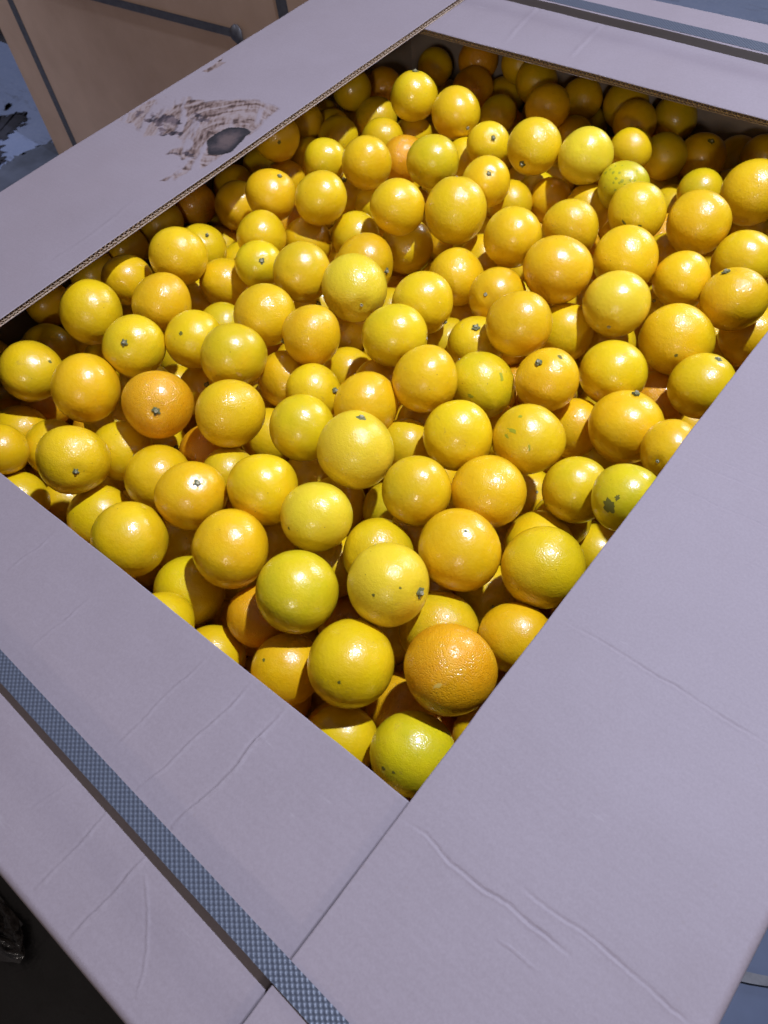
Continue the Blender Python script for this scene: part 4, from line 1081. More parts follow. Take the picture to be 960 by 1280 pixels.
(-0.4886,0.5556,-0.1661,0.0365,'l',None,'sunken olive yellow orange barely seen, just above the green-crowned fruit'),
(-0.3721,0.7438,-0.1799,0.0365,'d',None,'sunken golden orange barely seen, further left of the lemon fruit with a low scar'),
(-0.1691,0.217,-0.2012,0.0365,'d',None,'sunken golden orange barely seen, just below right of the pale fruit with a side stem'),
(-0.2767,0.0507,-0.2639,0.0365,'d',None,'sunken golden orange barely seen, further left of the largest plain yellow fruit'),
(-0.0517,0.2931,-0.2729,0.0365,'o',None,'sunken deep orange orange barely seen, further below the big olive-tinged fruit'),
(-0.1553,0.1512,-0.2427,0.0365,'d',None,'sunken golden orange barely seen, just right of the largest plain yellow fruit'),
(-0.6073,0.4102,-0.1844,0.0365,'o',None,'sunken deep orange orange barely seen, just left of the angular fruit'),
(-0.1971,0.3349,-0.1775,0.0365,'l',None,'sunken olive yellow orange barely seen, just above the big fruit with a dotted glare'),
(-0.3181,0.7982,-0.1933,0.0365,'o',None,'sunken deep orange orange barely seen, further below left of the speckled green fruit'),
(-0.2613,0.3656,-0.2032,0.0365,'d',None,'sunken golden orange barely seen, further above the big fruit with a dotted glare'),
(-0.5571,0.1045,-0.2088,0.0365,'d',None,'sunken golden orange barely seen, just above the yellow-green fruit on the near flap'),
(-0.2119,0.7915,-0.2627,0.0365,'d',None,'sunken golden orange barely seen, just below right of the lemon fruit with a low scar'),
(-0.8063,0.0537,-0.2938,0.0365,'y',None,'sunken yellow orange barely seen, further above left of the yellow-green fruit on the near flap'),
(-0.6461,1.0604,-0.2323,0.0365,'y',None,'sunken yellow orange barely seen, just left of the oblong fruit with low brown stem'),
(-0.6792,0.8472,-0.2325,0.0365,'o',None,'sunken deep orange orange barely seen, just left of the tall fruit in the upper middle'),
(-0.6963,0.6732,-0.2088,0.0365,'d',None,'sunken golden orange barely seen, just above the pale fruit with a dark low scar'),
(-0.077,0.1853,-0.2106,0.0365,'d',None,'sunken golden orange barely seen, just right of the dimpled deep orange fruit'),
(-0.3284,0.3237,-0.1608,0.0365,'o',None,'sunken deep orange orange barely seen, just below right of the large pale centre fruit'),
(-0.2114,0.6194,-0.2584,0.0365,'d',None,'sunken golden orange barely seen, just below right of the fruit with two dark scars'),
(-0.1537,0.6011,-0.2079,0.0365,'l',None,'sunken olive yellow orange barely seen, just below right of the fruit with two dark scars'),
(-0.7581,0.1761,-0.2427,0.0365,'o',None,'sunken deep orange orange barely seen, further above the yellow-green fruit on the near flap'),
(-0.5661,0.6886,-0.1851,0.0365,'l',None,'sunken olive yellow orange barely seen, further above the green-crowned fruit'),
(-0.2811,0.5066,-0.1728,0.0365,'d',None,'sunken golden orange barely seen, just above left of the fruit with green scratches'),
(-0.3696,0.3331,-0.2278,0.0365,'d',None,'sunken golden orange barely seen, just below the large pale centre fruit'),
(-0.8045,1.0352,-0.2374,0.0365,'d',None,'sunken golden orange barely seen, just above left of the pale green upper fruit'),
(-0.3427,0.6768,-0.1734,0.0365,'l',None,'sunken olive yellow orange barely seen, further above the fruit with two dark scars'),
(-0.0563,0.6585,-0.2397,0.0365,'d',None,'sunken golden orange barely seen, just right of the big golden fruit above the green one'),
(-0.099,0.578,-0.2556,0.0365,'y',None,'sunken yellow orange barely seen, just below the big golden fruit above the green one'),
(-0.2575,0.6379,-0.2015,0.0365,'l',None,'sunken olive yellow orange barely seen, just above the fruit with two dark scars'),
(-0.8687,0.163,-0.3095,0.0365,'l',None,'sunken olive yellow orange barely seen, just above the left fruit with a low pale stem'),
(-0.6396,1.1946,-0.2161,0.0365,'y',None,'sunken yellow orange barely seen, just below left of the brown-shaded fruit under the far flap'),
(-0.5976,0.8046,-0.2066,0.0365,'y',None,'sunken yellow orange barely seen, just below left of the tall fruit in the upper middle'),
(-0.4195,0.1974,-0.1841,0.0365,'o',None,'sunken deep orange orange barely seen, just right of the fruit with a pale-ringed stem'),
(-0.1626,0.9288,-0.2444,0.0365,'d',None,'sunken golden orange barely seen, just above right of the huge fruit by the right flap'),
(-0.528,0.4018,-0.166,0.0365,'d',None,'sunken golden orange barely seen, just below the angular fruit'),
(-0.8523,0.4399,-0.1755,0.0365,'y',None,'sunken yellow orange barely seen, just below the fat yellow fruit left of the patch'),
(-0.4613,0.6436,-0.1675,0.0365,'y',None,'sunken yellow orange barely seen, just left of the fruit with a star scar at left'),
(-0.5297,0.0788,-0.2793,0.0365,'l',None,'sunken olive yellow orange barely seen, further below left of the fruit with a pale-ringed stem'),
(-0.8306,1.104,-0.2672,0.0365,'l',None,'sunken olive yellow orange barely seen, just above the pale green upper fruit'),
(-0.2022,0.0436,-0.3108,0.0365,'l',None,'sunken olive yellow orange barely seen, further below left of the largest plain yellow fruit'),
(-0.2147,0.5486,-0.1718,0.0365,'d',None,'sunken golden orange barely seen, just below the fruit with two dark scars'),
(-0.6296,0.7334,-0.2023,0.0365,'y',None,'sunken yellow orange barely seen, further below left of the pale green upper fruit'),
(-0.3429,1.1467,-0.1997,0.0365,'d',None,'sunken golden orange barely seen, just left of the large shaded fruit at far right'),
(-0.7326,0.0765,-0.2521,0.0365,'d',None,'sunken golden orange barely seen, further above left of the yellow-green fruit on the near flap'),
(-0.1197,0.0243,-0.2866,0.0365,'l',None,'sunken olive yellow orange barely seen, further below the largest plain yellow fruit'),
(-0.5751,0.7414,-0.2502,0.0365,'d',None,'sunken golden orange barely seen, just below left of the tall fruit in the upper middle'),
(-0.8112,0.9705,-0.3066,0.0365,'d',None,'sunken golden orange barely seen, just below left of the pale green upper fruit'),
(-0.4209,0.4689,-0.1558,0.0365,'d',None,'sunken golden orange barely seen, just below the green-crowned fruit'),
(-0.4025,0.0271,-0.2125,0.0365,'d',None,'sunken golden orange barely seen, further below right of the yellow-green fruit on the near flap'),
(-0.7352,0.9937,-0.2821,0.0365,'d',None,'sunken golden orange barely seen, just below the pale green upper fruit'),
(-0.127,0.5033,-0.3527,0.0365,'o',None,'sunken deep orange orange barely seen, just above right of the big olive-tinged fruit'),
(-0.8002,0.7513,-0.2061,0.0365,'y',None,'sunken yellow orange barely seen, just right of the fruit with a frosted stem'),
(-0.8138,0.0553,-0.2094,0.0365,'l',None,'sunken olive yellow orange barely seen, further below the olive fruit at left frame edge'),
(-0.8518,0.7673,-0.2639,0.0365,'l',None,'sunken olive yellow orange barely seen, just below right of the fruit with a frosted stem'),
(-0.2468,0.8398,-0.2092,0.0365,'o',None,'sunken deep orange orange barely seen, just below the broad golden fruit'),
(-0.3114,0.729,-0.2165,0.0365,'d',None,'sunken golden orange barely seen, just left of the lemon fruit with a low scar'),
]
BUILT = []
HEAP = 'oranges heaped loose in the cardboard bin'
proto = bpy.data.objects.new('orange', ORANGE_MESHES[0])
cproto = bpy.data.objects.new('calyx', CALYX_MESHES[0])
for i, (x, y, z, R, tint, stem, label) in enumerate(ORANGES):
    rnd = random.Random(i * 7 + 5)
    o = proto if i == 0 else proto.copy()
    o.data = ORANGE_MESHES[i % 7]
    COL.objects.link(o)
    o.location = (x, y, z)
    if stem is None:
        # stem end turned down into the heap, away from view
        d = Vector((rnd.uniform(-.8, .3), rnd.uniform(.0, .9), rnd.uniform(-1, -.45))).normalized()
    else:
        d = Vector(stem)
    q = Vector((0, 0, 1)).rotation_difference(d)
    o.rotation_mode = 'QUATERNION'
    from mathutils import Quaternion
    o.rotation_quaternion = q @ Quaternion((0, 0, 1), rnd.uniform(0, 6.28))
    s = R * 1.003
    o.scale = (s * rnd.uniform(.985, 1.012), s * rnd.uniform(.985, 1.012), s)
    c = TINT[tint]; k = rnd.uniform(.94, 1.05); h = rnd.uniform(-.022, .022)
    o.color = (min(.86, c[0] * k), (c[1] + h) * k, c[2], max(0, c[3] * rnd.uniform(.7, 1.15)))
    tag(o, label, 'orange', HEAP)
    BUILT.append(o)
    if stem is not None:
        ca = cproto if cproto.parent is None else cproto.copy()
        ca.data = CALYX_MESHES[i % 4]
        COL.objects.link(ca)
        ca.parent = o
        ca.location = (0, 0, .972)
        k = rnd.uniform(.95, 1.25) if rnd.random() < .75 else rnd.uniform(.7, .9)
        ca.scale = (k, k, 1.0)
proto = None

add_mark(BUILT[205], (-0.103, -0.854, 0.510), 0.208, 1.3, 0.8, 'soot', 0)
add_mark(BUILT[205], (-0.002, -0.660, 0.752), 0.092, 1.5, 0.2, 'soot', 1)
add_mark(BUILT[202], (-0.175, -0.561, 0.809), 0.154, 3.2, 2.2, 'green', 2)
add_mark(BUILT[202], (-0.253, -0.702, 0.666), 0.088, 2.2, 2.0, 'green', 3)
add_mark(BUILT[202], (-0.211, -0.142, 0.967), 0.066, 1.5, 0.5, 'green', 4)
add_mark(BUILT[202], (0.450, -0.658, 0.603), 0.088, 3.0, 1.2, 'green', 5)
add_mark(BUILT[201], (0.239, 0.210, 0.948), 0.089, 1.3, 0.4, 'soot', 6)
add_mark(BUILT[90], (0.218, -0.683, 0.697), 0.122, 2.6, 0.2, 'pale', 7)
add_mark(BUILT[91], (0.200, 0.054, 0.978), 0.039, 1.0, 0.0, 'soot', 8)
add_mark(BUILT[78], (0.357, -0.643, 0.677), 0.040, 1.0, 0.0, 'soot', 9)
add_mark(BUILT[79], (0.199, -0.704, 0.682), 0.039, 1.0, 0.0, 'soot', 10)
add_mark(BUILT[79], (0.612, -0.221, 0.759), 0.031, 1.0, 0.0, 'soot', 11)
add_mark(BUILT[66], (-0.086, -0.900, 0.428), 0.044, 1.1, 0.0, 'soot', 12)
add_mark(BUILT[192], (0.693, 0.039, 0.720), 0.144, 2.0, 1.0, 'green', 13)
add_mark(BUILT[192], (0.220, -0.881, 0.419), 0.096, 1.8, 2.0, 'green', 14)
add_mark(BUILT[158], (0.022, -0.984, 0.177), 0.114, 3.0, 0.3, 'soot', 15)
add_mark(BUILT[158], (0.554, -0.820, 0.143), 0.086, 2.5, 0.1, 'soot', 16)
add_mark(BUILT[101], (0.801, -0.539, 0.261), 0.073, 1.0, 0.0, 'soot', 17)
add_mark(BUILT[13], (0.756, 0.463, 0.463), 0.058, 1.0, 0.0, 'soot', 18)
add_mark(BUILT[153], (0.334, -0.138, 0.933), 0.166, 1.1, 0.0, 'soot', 19)
add_mark(BUILT[89], (-0.168, -0.809, 0.564), 0.058, 1.4, 0.0, 'soot', 20)
add_mark(BUILT[89], (0.090, -0.758, 0.646), 0.043, 1.2, 0.0, 'soot', 21)
add_mark(BUILT[12], (0.246, -0.522, 0.817), 0.073, 1.0, 0.0, 'soot', 22)
add_mark(BUILT[52], (0.841, -0.531, 0.106), 0.121, 2.0, 1.0, 'pale', 23)
add_mark(BUILT[174], (0.386, -0.866, 0.317), 0.045, 1.0, 0.0, 'soot', 24)
add_mark(BUILT[77], (-0.339, -0.364, 0.868), 0.050, 1.0, 0.0, 'soot', 25)
add_mark(BUILT[157], (-0.270, -0.547, 0.792), 0.065, 1.2, 0.3, 'speck', 26)
add_mark(BUILT[157], (0.355, -0.724, 0.592), 0.037, 1.2, 0.2, 'speck', 27)
add_mark(BUILT[157], (-0.069, -0.808, 0.585), 0.054, 1.2, 0.5, 'speck', 28)
add_mark(BUILT[157], (0.137, -0.774, 0.618), 0.048, 1.2, 1.9, 'speck', 29)
add_mark(BUILT[157], (0.707, -0.405, 0.580), 0.046, 1.2, 0.6, 'speck', 30)
add_mark(BUILT[157], (-0.042, -0.707, 0.706), 0.069, 1.2, 2.3, 'speck', 31)
add_mark(BUILT[157], (0.088, -0.918, 0.386), 0.050, 1.2, 2.1, 'speck', 32)
add_mark(BUILT[157], (-0.685, -0.201, 0.700), 0.038, 1.2, 2.7, 'speck', 33)
add_mark(BUILT[157], (0.485, -0.722, 0.493), 0.058, 1.2, 1.2, 'speck', 34)
add_mark(BUILT[157], (0.205, -0.699, 0.686), 0.067, 1.2, 1.3, 'speck', 35)
add_mark(BUILT[157], (0.610, -0.448, 0.653), 0.066, 1.2, 1.5, 'speck', 36)
add_mark(BUILT[157], (0.281, -0.434, 0.856), 0.052, 1.2, 0.6, 'speck', 37)
add_mark(BUILT[157], (0.698, -0.536, 0.475), 0.046, 1.2, 2.9, 'speck', 39)
add_mark(BUILT[157], (0.360, -0.745, 0.562), 0.047, 1.2, 0.6, 'speck', 40)
add_mark(BUILT[157], (-0.487, -0.397, 0.778), 0.056, 1.2, 0.3, 'speck', 41)
add_mark(BUILT[157], (-0.368, -0.874, 0.319), 0.033, 1.2, 1.4, 'speck', 42)
add_mark(BUILT[157], (0.183, -0.726, 0.663), 0.051, 1.2, 2.8, 'speck', 43)
add_mark(BUILT[157], (0.454, -0.547, 0.703), 0.056, 1.2, 1.5, 'speck', 44)
add_mark(BUILT[157], (0.485, -0.103, 0.869), 0.060, 1.2, 1.7, 'speck', 45)
add_mark(BUILT[157], (-0.624, -0.456, 0.635), 0.070, 1.2, 2.4, 'speck', 46)
add_mark(BUILT[157], (-0.682, -0.422, 0.597), 0.029, 1.2, 2.5, 'speck', 47)
add_mark(BUILT[157], (-0.771, -0.029, 0.636), 0.073, 1.2, 1.3, 'speck', 48)
add_mark(BUILT[157], (-0.368, -0.260, 0.893), 0.046, 1.2, 1.1, 'speck', 49)
add_mark(BUILT[157], (-0.124, -0.184, 0.975), 0.035, 1.2, 0.6, 'speck', 50)
add_mark(BUILT[157], (-0.031, -0.525, 0.850), 0.056, 1.2, 0.9, 'speck', 51)


# the deeper fruit of the heap, seen only as slivers in the gaps
DEEP = [
(-0.899,-0.013,-0.259), (0.057,0.985,-0.25), (-0.436,1.062,-0.18), (-0.946,1.024,-0.27), (0.009,0.551,-0.151), (-0.42,-0.04,-0.135),
(0.139,1.034,-0.267), (-0.202,-0.169,-0.14), (0.11,0.642,-0.173), (0.183,0.88,-0.219), (0.052,-0.046,-0.202), (0.083,0.132,-0.179),
(0.179,0.386,-0.16), (0.187,-0.029,-0.202), (-0.855,-0.161,-0.239), (-0.64,-0.177,-0.167), (-0.292,-0.152,-0.132), (0.121,0.944,-0.239),
(0.066,0.06,-0.189), (-0.175,-0.068,-0.146), (0.157,0.782,-0.198), (0.184,0.147,-0.175), (0.024,0.414,-0.15), (0.032,1.127,-0.281),
(-0.085,-0.154,-0.161), (-0.513,-0.058,-0.144), (0.016,0.835,-0.196), (-0.434,-0.146,-0.133), (-0.719,1.078,-0.229), (0.151,0.296,-0.163),
(0.066,1.198,-0.292), (-0.574,1.077,-0.196), (-0.789,-0.048,-0.216), (0.102,-0.12,-0.202), (0.036,-0.16,-0.196), (-0.706,-0.143,-0.184),
(-0.895,0.892,-0.235), (-0.064,1.101,-0.248), (0.125,0.19,-0.169), (-0.526,-0.163,-0.145), (0.095,0.393,-0.157), (0.111,0.853,-0.214),
(0.132,1.126,-0.29), (-0.665,-0.071,-0.173), (-0.944,0.047,-0.249), (-0.015,1.041,-0.244), (-0.914,0.801,-0.221), (0.032,0.296,-0.157),
(0.076,1.068,-0.278), (-0.041,-0.028,-0.172), (0.059,0.743,-0.19), (0.15,0.511,-0.163), (-0.869,0.616,-0.192), (-0.938,1.179,-0.293),
(-0.096,1.189,-0.238), (-0.806,0.871,-0.196), (0.175,0.695,-0.182), (-0.943,0.218,-0.216), (0.032,0.918,-0.226), (-0.583,-0.109,-0.155),
(-0.324,-0.069,-0.131), (0.02,0.168,-0.165), (-0.866,0.995,-0.251), (0.054,0.494,-0.164), (-0.865,-0.082,-0.251), (0.156,0.08,-0.188),
(0.022,0.648,-0.163), (-0.937,-0.098,-0.261), (0.171,-0.14,-0.204), (-0.237,-0.027,-0.136), (-0.774,1.148,-0.251), (-0.844,0.809,-0.204),
(-0.579,-0.023,-0.157), (-0.104,-0.077,-0.157), (-0.909,1.091,-0.29), (0.187,0.974,-0.248), (-0.028,1.194,-0.265), (-0.782,-0.148,-0.21),
(0.12,0.012,-0.201), (0.186,0.599,-0.173), (-0.725,-0.017,-0.192), (-0.893,0.713,-0.214), (-0.135,1.113,-0.234), (-0.178,1.185,-0.226),
(-0.909,0.411,-0.209), (-0.022,-0.113,-0.179), (-0.942,-0.172,-0.264), (0.18,1.187,-0.291), (-0.805,0.955,-0.227), (-0.358,-0.183,-0.136),
(0.088,0.573,-0.173), (-0.94,0.941,-0.263), (-0.898,0.488,-0.205), (-0.242,-0.103,-0.153), (0.187,0.23,-0.182), (0.054,0.235,-0.186),
(-0.459,1.125,-0.216), (-0.819,1.198,-0.287), (-0.587,1.142,-0.227), (0.003,0.099,-0.187), (-0.879,0.182,-0.238), (-0.916,0.568,-0.227),
(-0.943,0.31,-0.227), (-0.419,1.19,-0.215), (0.003,0.015,-0.209), (-0.382,-0.095,-0.165), (-0.225,1.044,-0.222), (0.146,0.444,-0.199),
(-0.47,-0.004,-0.174), (-0.723,-0.082,-0.225), (-0.869,0.344,-0.224), (0.18,1.084,-0.324), (0.062,0.796,-0.24), (-0.826,-0.013,-0.268),
(-0.285,1.122,-0.239), (-0.155,-0.15,-0.19), (0.12,-0.052,-0.238), (0.119,0.689,-0.228), (-0.865,1.148,-0.319), (0.109,-0.178,-0.248),
(0.093,0.308,-0.208), (-0.378,1.094,-0.24), (-0.818,0.23,-0.229), (-0.472,-0.113,-0.185), (-0.939,0.748,-0.263), (-0.033,-0.178,-0.218),
(-0.575,-0.169,-0.199), (0.073,0.88,-0.275), (0.039,0.363,-0.208), (0.071,1.133,-0.346), (-0.881,-0.177,-0.308), (-0.901,0.084,-0.299),
(-0.765,1.084,-0.292), (-0.635,-0.024,-0.219), (-0.723,1.193,-0.291), (0.187,0.91,-0.287), (-0.145,-0.03,-0.202), (0.052,0.616,-0.221),
(-0.845,1.045,-0.311), (0.125,1.185,-0.337), (0.044,-0.098,-0.257), (-0.947,0.861,-0.276), (0.064,0.008,-0.251), (-0.359,-0.029,-0.184),
(0.009,1.063,-0.311), (0.188,0.026,-0.248), (-0.112,1.052,-0.273), (-0.644,-0.119,-0.223), (-0.323,1.198,-0.247), (-0.938,0.003,-0.32),
(0.159,0.82,-0.265), (0.155,0.623,-0.234), (-0.527,1.109,-0.252), (0.102,0.516,-0.222), (-0.832,0.891,-0.271), (0.067,0.441,-0.212),
(-0.238,1.189,-0.27), (-0.811,0.387,-0.217), (-0.037,-0.072,-0.239), (-0.046,1.133,-0.312), (-0.797,-0.104,-0.268), (0.103,0.986,-0.314),
(0.184,0.733,-0.246), (-0.946,1.126,-0.344), (0.007,0.694,-0.228), (-0.255,-0.168,-0.191), (-0.891,-0.057,-0.319), (0.05,0.177,-0.233),
(0.145,0.137,-0.236), (0.172,0.345,-0.227), (0.122,0.242,-0.228), (-0.898,0.99,-0.332), (-0.947,0.474,-0.263), (-0.329,-0.144,-0.197),
(-0.874,0.646,-0.257), (-0.895,0.241,-0.277), (-0.802,0.119,-0.256), (0.003,1.188,-0.331), (-0.228,-0.044,-0.205), (-0.551,-0.066,-0.211),
(-0.948,1.041,-0.341), (-0.698,-0.171,-0.252), (0.093,0.081,-0.253), (0.172,-0.098,-0.272), (0.025,0.932,-0.301), (-0.685,1.108,-0.292),
(-0.803,0.477,-0.223), (-0.439,-0.183,-0.196), (-0.297,-0.079,-0.197), (-0.813,0.589,-0.228), (-0.647,1.19,-0.289), (0.18,0.997,-0.319),
(-0.313,0.953,-0.229), (-0.741,-0.022,-0.268), (-0.48,1.181,-0.258), (0.022,0.529,-0.223), (-0.667,0.557,-0.194), (-0.679,0.41,-0.194),
(-0.155,0.811,-0.223), (-0.079,-0.005,-0.234), (-0.935,0.37,-0.269), (-0.932,-0.129,-0.331), (-0.122,1.157,-0.308), (0.174,0.537,-0.239),
(0.012,0.842,-0.267), (-0.916,1.198,-0.359), (-0.942,0.187,-0.301), (-0.107,-0.112,-0.231), (-0.428,0.967,-0.228), (-0.076,0.917,-0.263),
(-0.648,0.958,-0.251), (-0.884,1.088,-0.359), (-0.75,0.881,-0.26), (-0.02,0.322,-0.215), (-0.888,0.92,-0.31), (-0.544,0.964,-0.239),
(-0.052,0.48,-0.209), (-0.573,0.012,-0.229), (0.116,0.752,-0.264), (-0.72,0.764,-0.23), (-0.595,0.575,-0.179), (-0.789,-0.182,-0.281),
(-0.044,0.071,-0.237), (-0.038,0.998,-0.299), (-0.244,0.765,-0.195), (0.021,-0.166,-0.269), (-0.397,0.343,-0.159), (-0.78,1.15,-0.324),
(-0.291,1.046,-0.265), (-0.029,0.587,-0.222), (-0.588,0.907,-0.228), (-0.753,0.629,-0.226), (0.178,-0.17,-0.281), (0.085,1.048,-0.354),
(-0.856,0.533,-0.257), (-0.231,0.956,-0.24), (-0.038,0.25,-0.214), (-0.88,0.841,-0.293), (-0.414,0.811,-0.195), (-0.862,0.444,-0.253),
(-0.027,0.771,-0.245), (-0.564,1.181,-0.286), (-0.063,0.845,-0.249), (-0.437,1.054,-0.259), (-0.534,0.238,-0.186), (-0.63,0.636,-0.193),
(-0.81,0.302,-0.25), (-0.426,-0.069,-0.219), (-0.634,0.485,-0.185), (-0.761,0.54,-0.22), (-0.375,1.157,-0.282), (-0.788,0.809,-0.264),
(-0.524,0.843,-0.216), (0.114,0.388,-0.245), (-0.613,1.11,-0.289), (0.187,0.206,-0.253), (-0.931,0.681,-0.295), (-0.869,0.025,-0.327),
(0.032,0.28,-0.245), (0.124,-0.005,-0.295), (-0.221,-0.114,-0.225), (-0.115,0.979,-0.284), (-0.749,0.251,-0.239), (-0.142,0.737,-0.232),
(-0.714,0.472,-0.226), (-0.636,0.345,-0.197), (-0.491,0.156,-0.198), (-0.915,0.596,-0.296), (-0.505,-0.166,-0.228), (-0.791,0.701,-0.26),
(-0.225,1.067,-0.295), (-0.014,-0.013,-0.276), (-0.837,-0.123,-0.327), (0.048,0.735,-0.288), (-0.092,0.329,-0.22), (-0.441,1.127,-0.297),
(0.186,0.092,-0.28), (0.117,0.568,-0.274), (-0.297,1.157,-0.301), (-0.393,-0.135,-0.228), (0.068,0.662,-0.277), (0.036,0.993,-0.345),
(-0.873,0.31,-0.29), (-0.723,-0.109,-0.293), (-0.621,-0.179,-0.259), (0.091,0.818,-0.305), (0.103,-0.11,-0.297), (0.121,0.907,-0.328),
(-0.161,1.097,-0.324), (-0.802,1.083,-0.354), (-0.094,-0.18,-0.262), (-0.672,1.037,-0.302), (-0.668,0.013,-0.275), (0.024,0.101,-0.276),
(-0.944,0.306,-0.305), (-0.506,-0.017,-0.243), (-0.931,0.789,-0.327), (0.183,0.423,-0.258), (-0.329,0.003,-0.241), (-0.188,1.182,-0.326),
(-0.513,1.041,-0.298), (-0.07,1.07,-0.342), (-0.946,0.896,-0.346), (-0.174,0.486,-0.203), (-0.822,-0.045,-0.334), (-0.59,-0.084,-0.268),
(-0.693,0.917,-0.289), (-0.462,0.371,-0.19), (-0.072,1.191,-0.348), (0.063,-0.041,-0.308), (0.097,0.144,-0.292), (-0.001,0.451,-0.252),
(-0.34,1.089,-0.305), (0.099,0.467,-0.275), (0.187,0.674,-0.288), (-0.94,0.13,-0.351), (-0.167,-0.083,-0.263), (-0.435,0.698,-0.207),
(-0.682,0.193,-0.245), (-0.486,-0.095,-0.257), (-0.66,-0.066,-0.283), (-0.351,-0.072,-0.244), (-0.191,-0.183,-0.256), (-0.245,0.228,-0.208),
(-0.047,-0.133,-0.289), (-0.442,0.855,-0.244), (-0.863,0.383,-0.291), (0.131,0.319,-0.28), (-0.27,0.897,-0.252), (-0.866,0.712,-0.309),
(-0.918,0.525,-0.305), (-0.421,0.533,-0.198), (0.046,0.399,-0.273), (-0.21,0.705,-0.229), (-0.585,0.292,-0.231), (-0.614,0.995,-0.302),
(-0.48,0.961,-0.278), (0.058,0.042,-0.319), (-0.3,0.146,-0.219), (-0.55,0.525,-0.214), (-0.917,0.423,-0.32), (-0.133,0.866,-0.282),
(-0.839,0.594,-0.295), (0.064,0.229,-0.289), (-0.709,1.153,-0.351), (0.167,0.767,-0.315), (-0.459,0.761,-0.233), (-0.823,0.231,-0.306),
(0.162,0.847,-0.334), (0.176,-0.046,-0.323), (-0.547,0.173,-0.24), (-0.276,-0.043,-0.26), (-0.295,-0.177,-0.253), (-0.655,0.777,-0.263),
(-0.738,0.411,-0.257), (0.113,-0.182,-0.326), (-0.203,0.864,-0.262), (-0.751,1.03,-0.347), (-0.357,0.197,-0.222), (-0.743,0.027,-0.324),
(-0.603,0.075,-0.263), (-0.153,0.281,-0.23), (-0.469,0.444,-0.21), (-0.116,0.787,-0.28), (0.034,0.57,-0.283), (-0.513,1.133,-0.318),
(0.035,-0.121,-0.33), (-0.29,0.44,-0.214), (-0.268,0.985,-0.296), (-0.629,1.156,-0.349), (-0.076,-0.053,-0.296), (-0.205,-0.014,-0.267),
(-0.348,0.544,-0.214), (-0.505,0.697,-0.237), (-0.61,0.846,-0.271), (-0.025,0.889,-0.329), (0.188,0.597,-0.293), (-0.07,0.72,-0.281),
(-0.471,0.225,-0.229), (-0.849,0.103,-0.347), (-0.897,0.221,-0.347), (-0.397,0.922,-0.279), (-0.714,-0.178,-0.323), (-0.739,0.583,-0.28),
(-0.537,0.891,-0.28), (-0.818,0.904,-0.346), (-0.439,-0.012,-0.268), (0.178,0.029,-0.331), (-0.583,1.058,-0.332), (-0.549,0.453,-0.219),
(-0.599,-0.002,-0.295), (-0.029,0.21,-0.274), (-0.44,0.077,-0.253), (-0.67,0.61,-0.252), (-0.672,0.109,-0.283), (-0.8,0.44,-0.292),
(-0.457,0.593,-0.221), (-0.644,0.688,-0.256), (-0.439,0.301,-0.217), (-0.117,0.447,-0.24), (-0.15,1.021,-0.331), (-0.199,0.947,-0.306),
(-0.745,0.943,-0.335), (-0.247,1.117,-0.344), (-0.717,0.709,-0.278), (-0.322,0.819,-0.264), (-0.446,1.189,-0.337), (-0.308,0.268,-0.229),
(-0.741,0.133,-0.301), (-0.673,0.381,-0.26), (-0.048,0.807,-0.309), (-0.718,0.799,-0.294), (-0.833,0.785,-0.332), (-0.439,-0.172,-0.272),
(0.052,0.88,-0.36), (-0.717,0.301,-0.28), (0.152,0.25,-0.301), (-0.655,-0.136,-0.311), (-0.632,0.443,-0.245), (0.107,0.702,-0.326),
(-0.113,0.228,-0.257), (0.165,0.504,-0.302), (-0.786,0.645,-0.304), (-0.57,0.373,-0.24), (-0.769,-0.096,-0.349), (-0.413,0.992,-0.296),
(-0.611,0.548,-0.245), (-0.675,1.079,-0.36), (0.006,0.68,-0.308), (-0.388,0.641,-0.232), (-0.219,0.428,-0.237), (-0.865,0.479,-0.32),
(-0.56,-0.147,-0.289), (-0.793,0.52,-0.294), (-0.012,-0.062,-0.329), (-0.153,0.67,-0.261), (0.018,0.334,-0.291), (-0.051,0.049,-0.307),
(-0.041,0.518,-0.273), (-0.082,0.936,-0.334), (0.022,0.802,-0.34), (-0.569,0.653,-0.249), (-0.713,-0.039,-0.335), (0.114,-0.059,-0.357),
(0.121,0.631,-0.319), (-0.389,0.473,-0.224), (0.163,0.18,-0.316), (-0.437,0.151,-0.25), (-0.351,1.191,-0.343), (0.188,-0.119,-0.35),
(0.117,0.082,-0.335), (-0.804,0.341,-0.31), (-0.502,0.345,-0.244), (-0.38,0.758,-0.252), (-0.419,1.062,-0.332), (-0.239,0.302,-0.239),
(-0.605,0.221,-0.265), (-0.339,0.993,-0.31), (-0.773,0.754,-0.307), (-0.884,0.651,-0.344), (-0.191,0.546,-0.247), (-0.527,1.198,-0.355),
(-0.899,0.352,-0.354), (0.038,0.49,-0.308), (-0.033,0.609,-0.294), (-0.753,0.86,-0.33), (-0.604,0.915,-0.298), (-0.526,0.794,-0.274),
(-0.218,-0.132,-0.298), (-0.135,-0.143,-0.308), (-0.782,-0.18,-0.36), (-0.732,0.215,-0.305), (0.023,0.161,-0.332), (-0.257,1.191,-0.354),
(-0.324,0.608,-0.24), (-0.646,0.288,-0.272), (0.157,0.38,-0.318), (-0.677,0.529,-0.272), (-0.087,0.383,-0.277), (-0.4,-0.109,-0.294),
(-0.384,1.122,-0.359), (-0.482,0.51,-0.236), (-0.538,-0.046,-0.306), (0.083,0.354,-0.32), (-0.328,0.893,-0.294), (-0.406,0.404,-0.234),
(-0.3,-0.11,-0.289), (-0.672,0.973,-0.34), (-0.525,0.262,-0.262), (-0.541,0.963,-0.318), (-0.73,0.478,-0.298), (-0.798,0.165,-0.348),
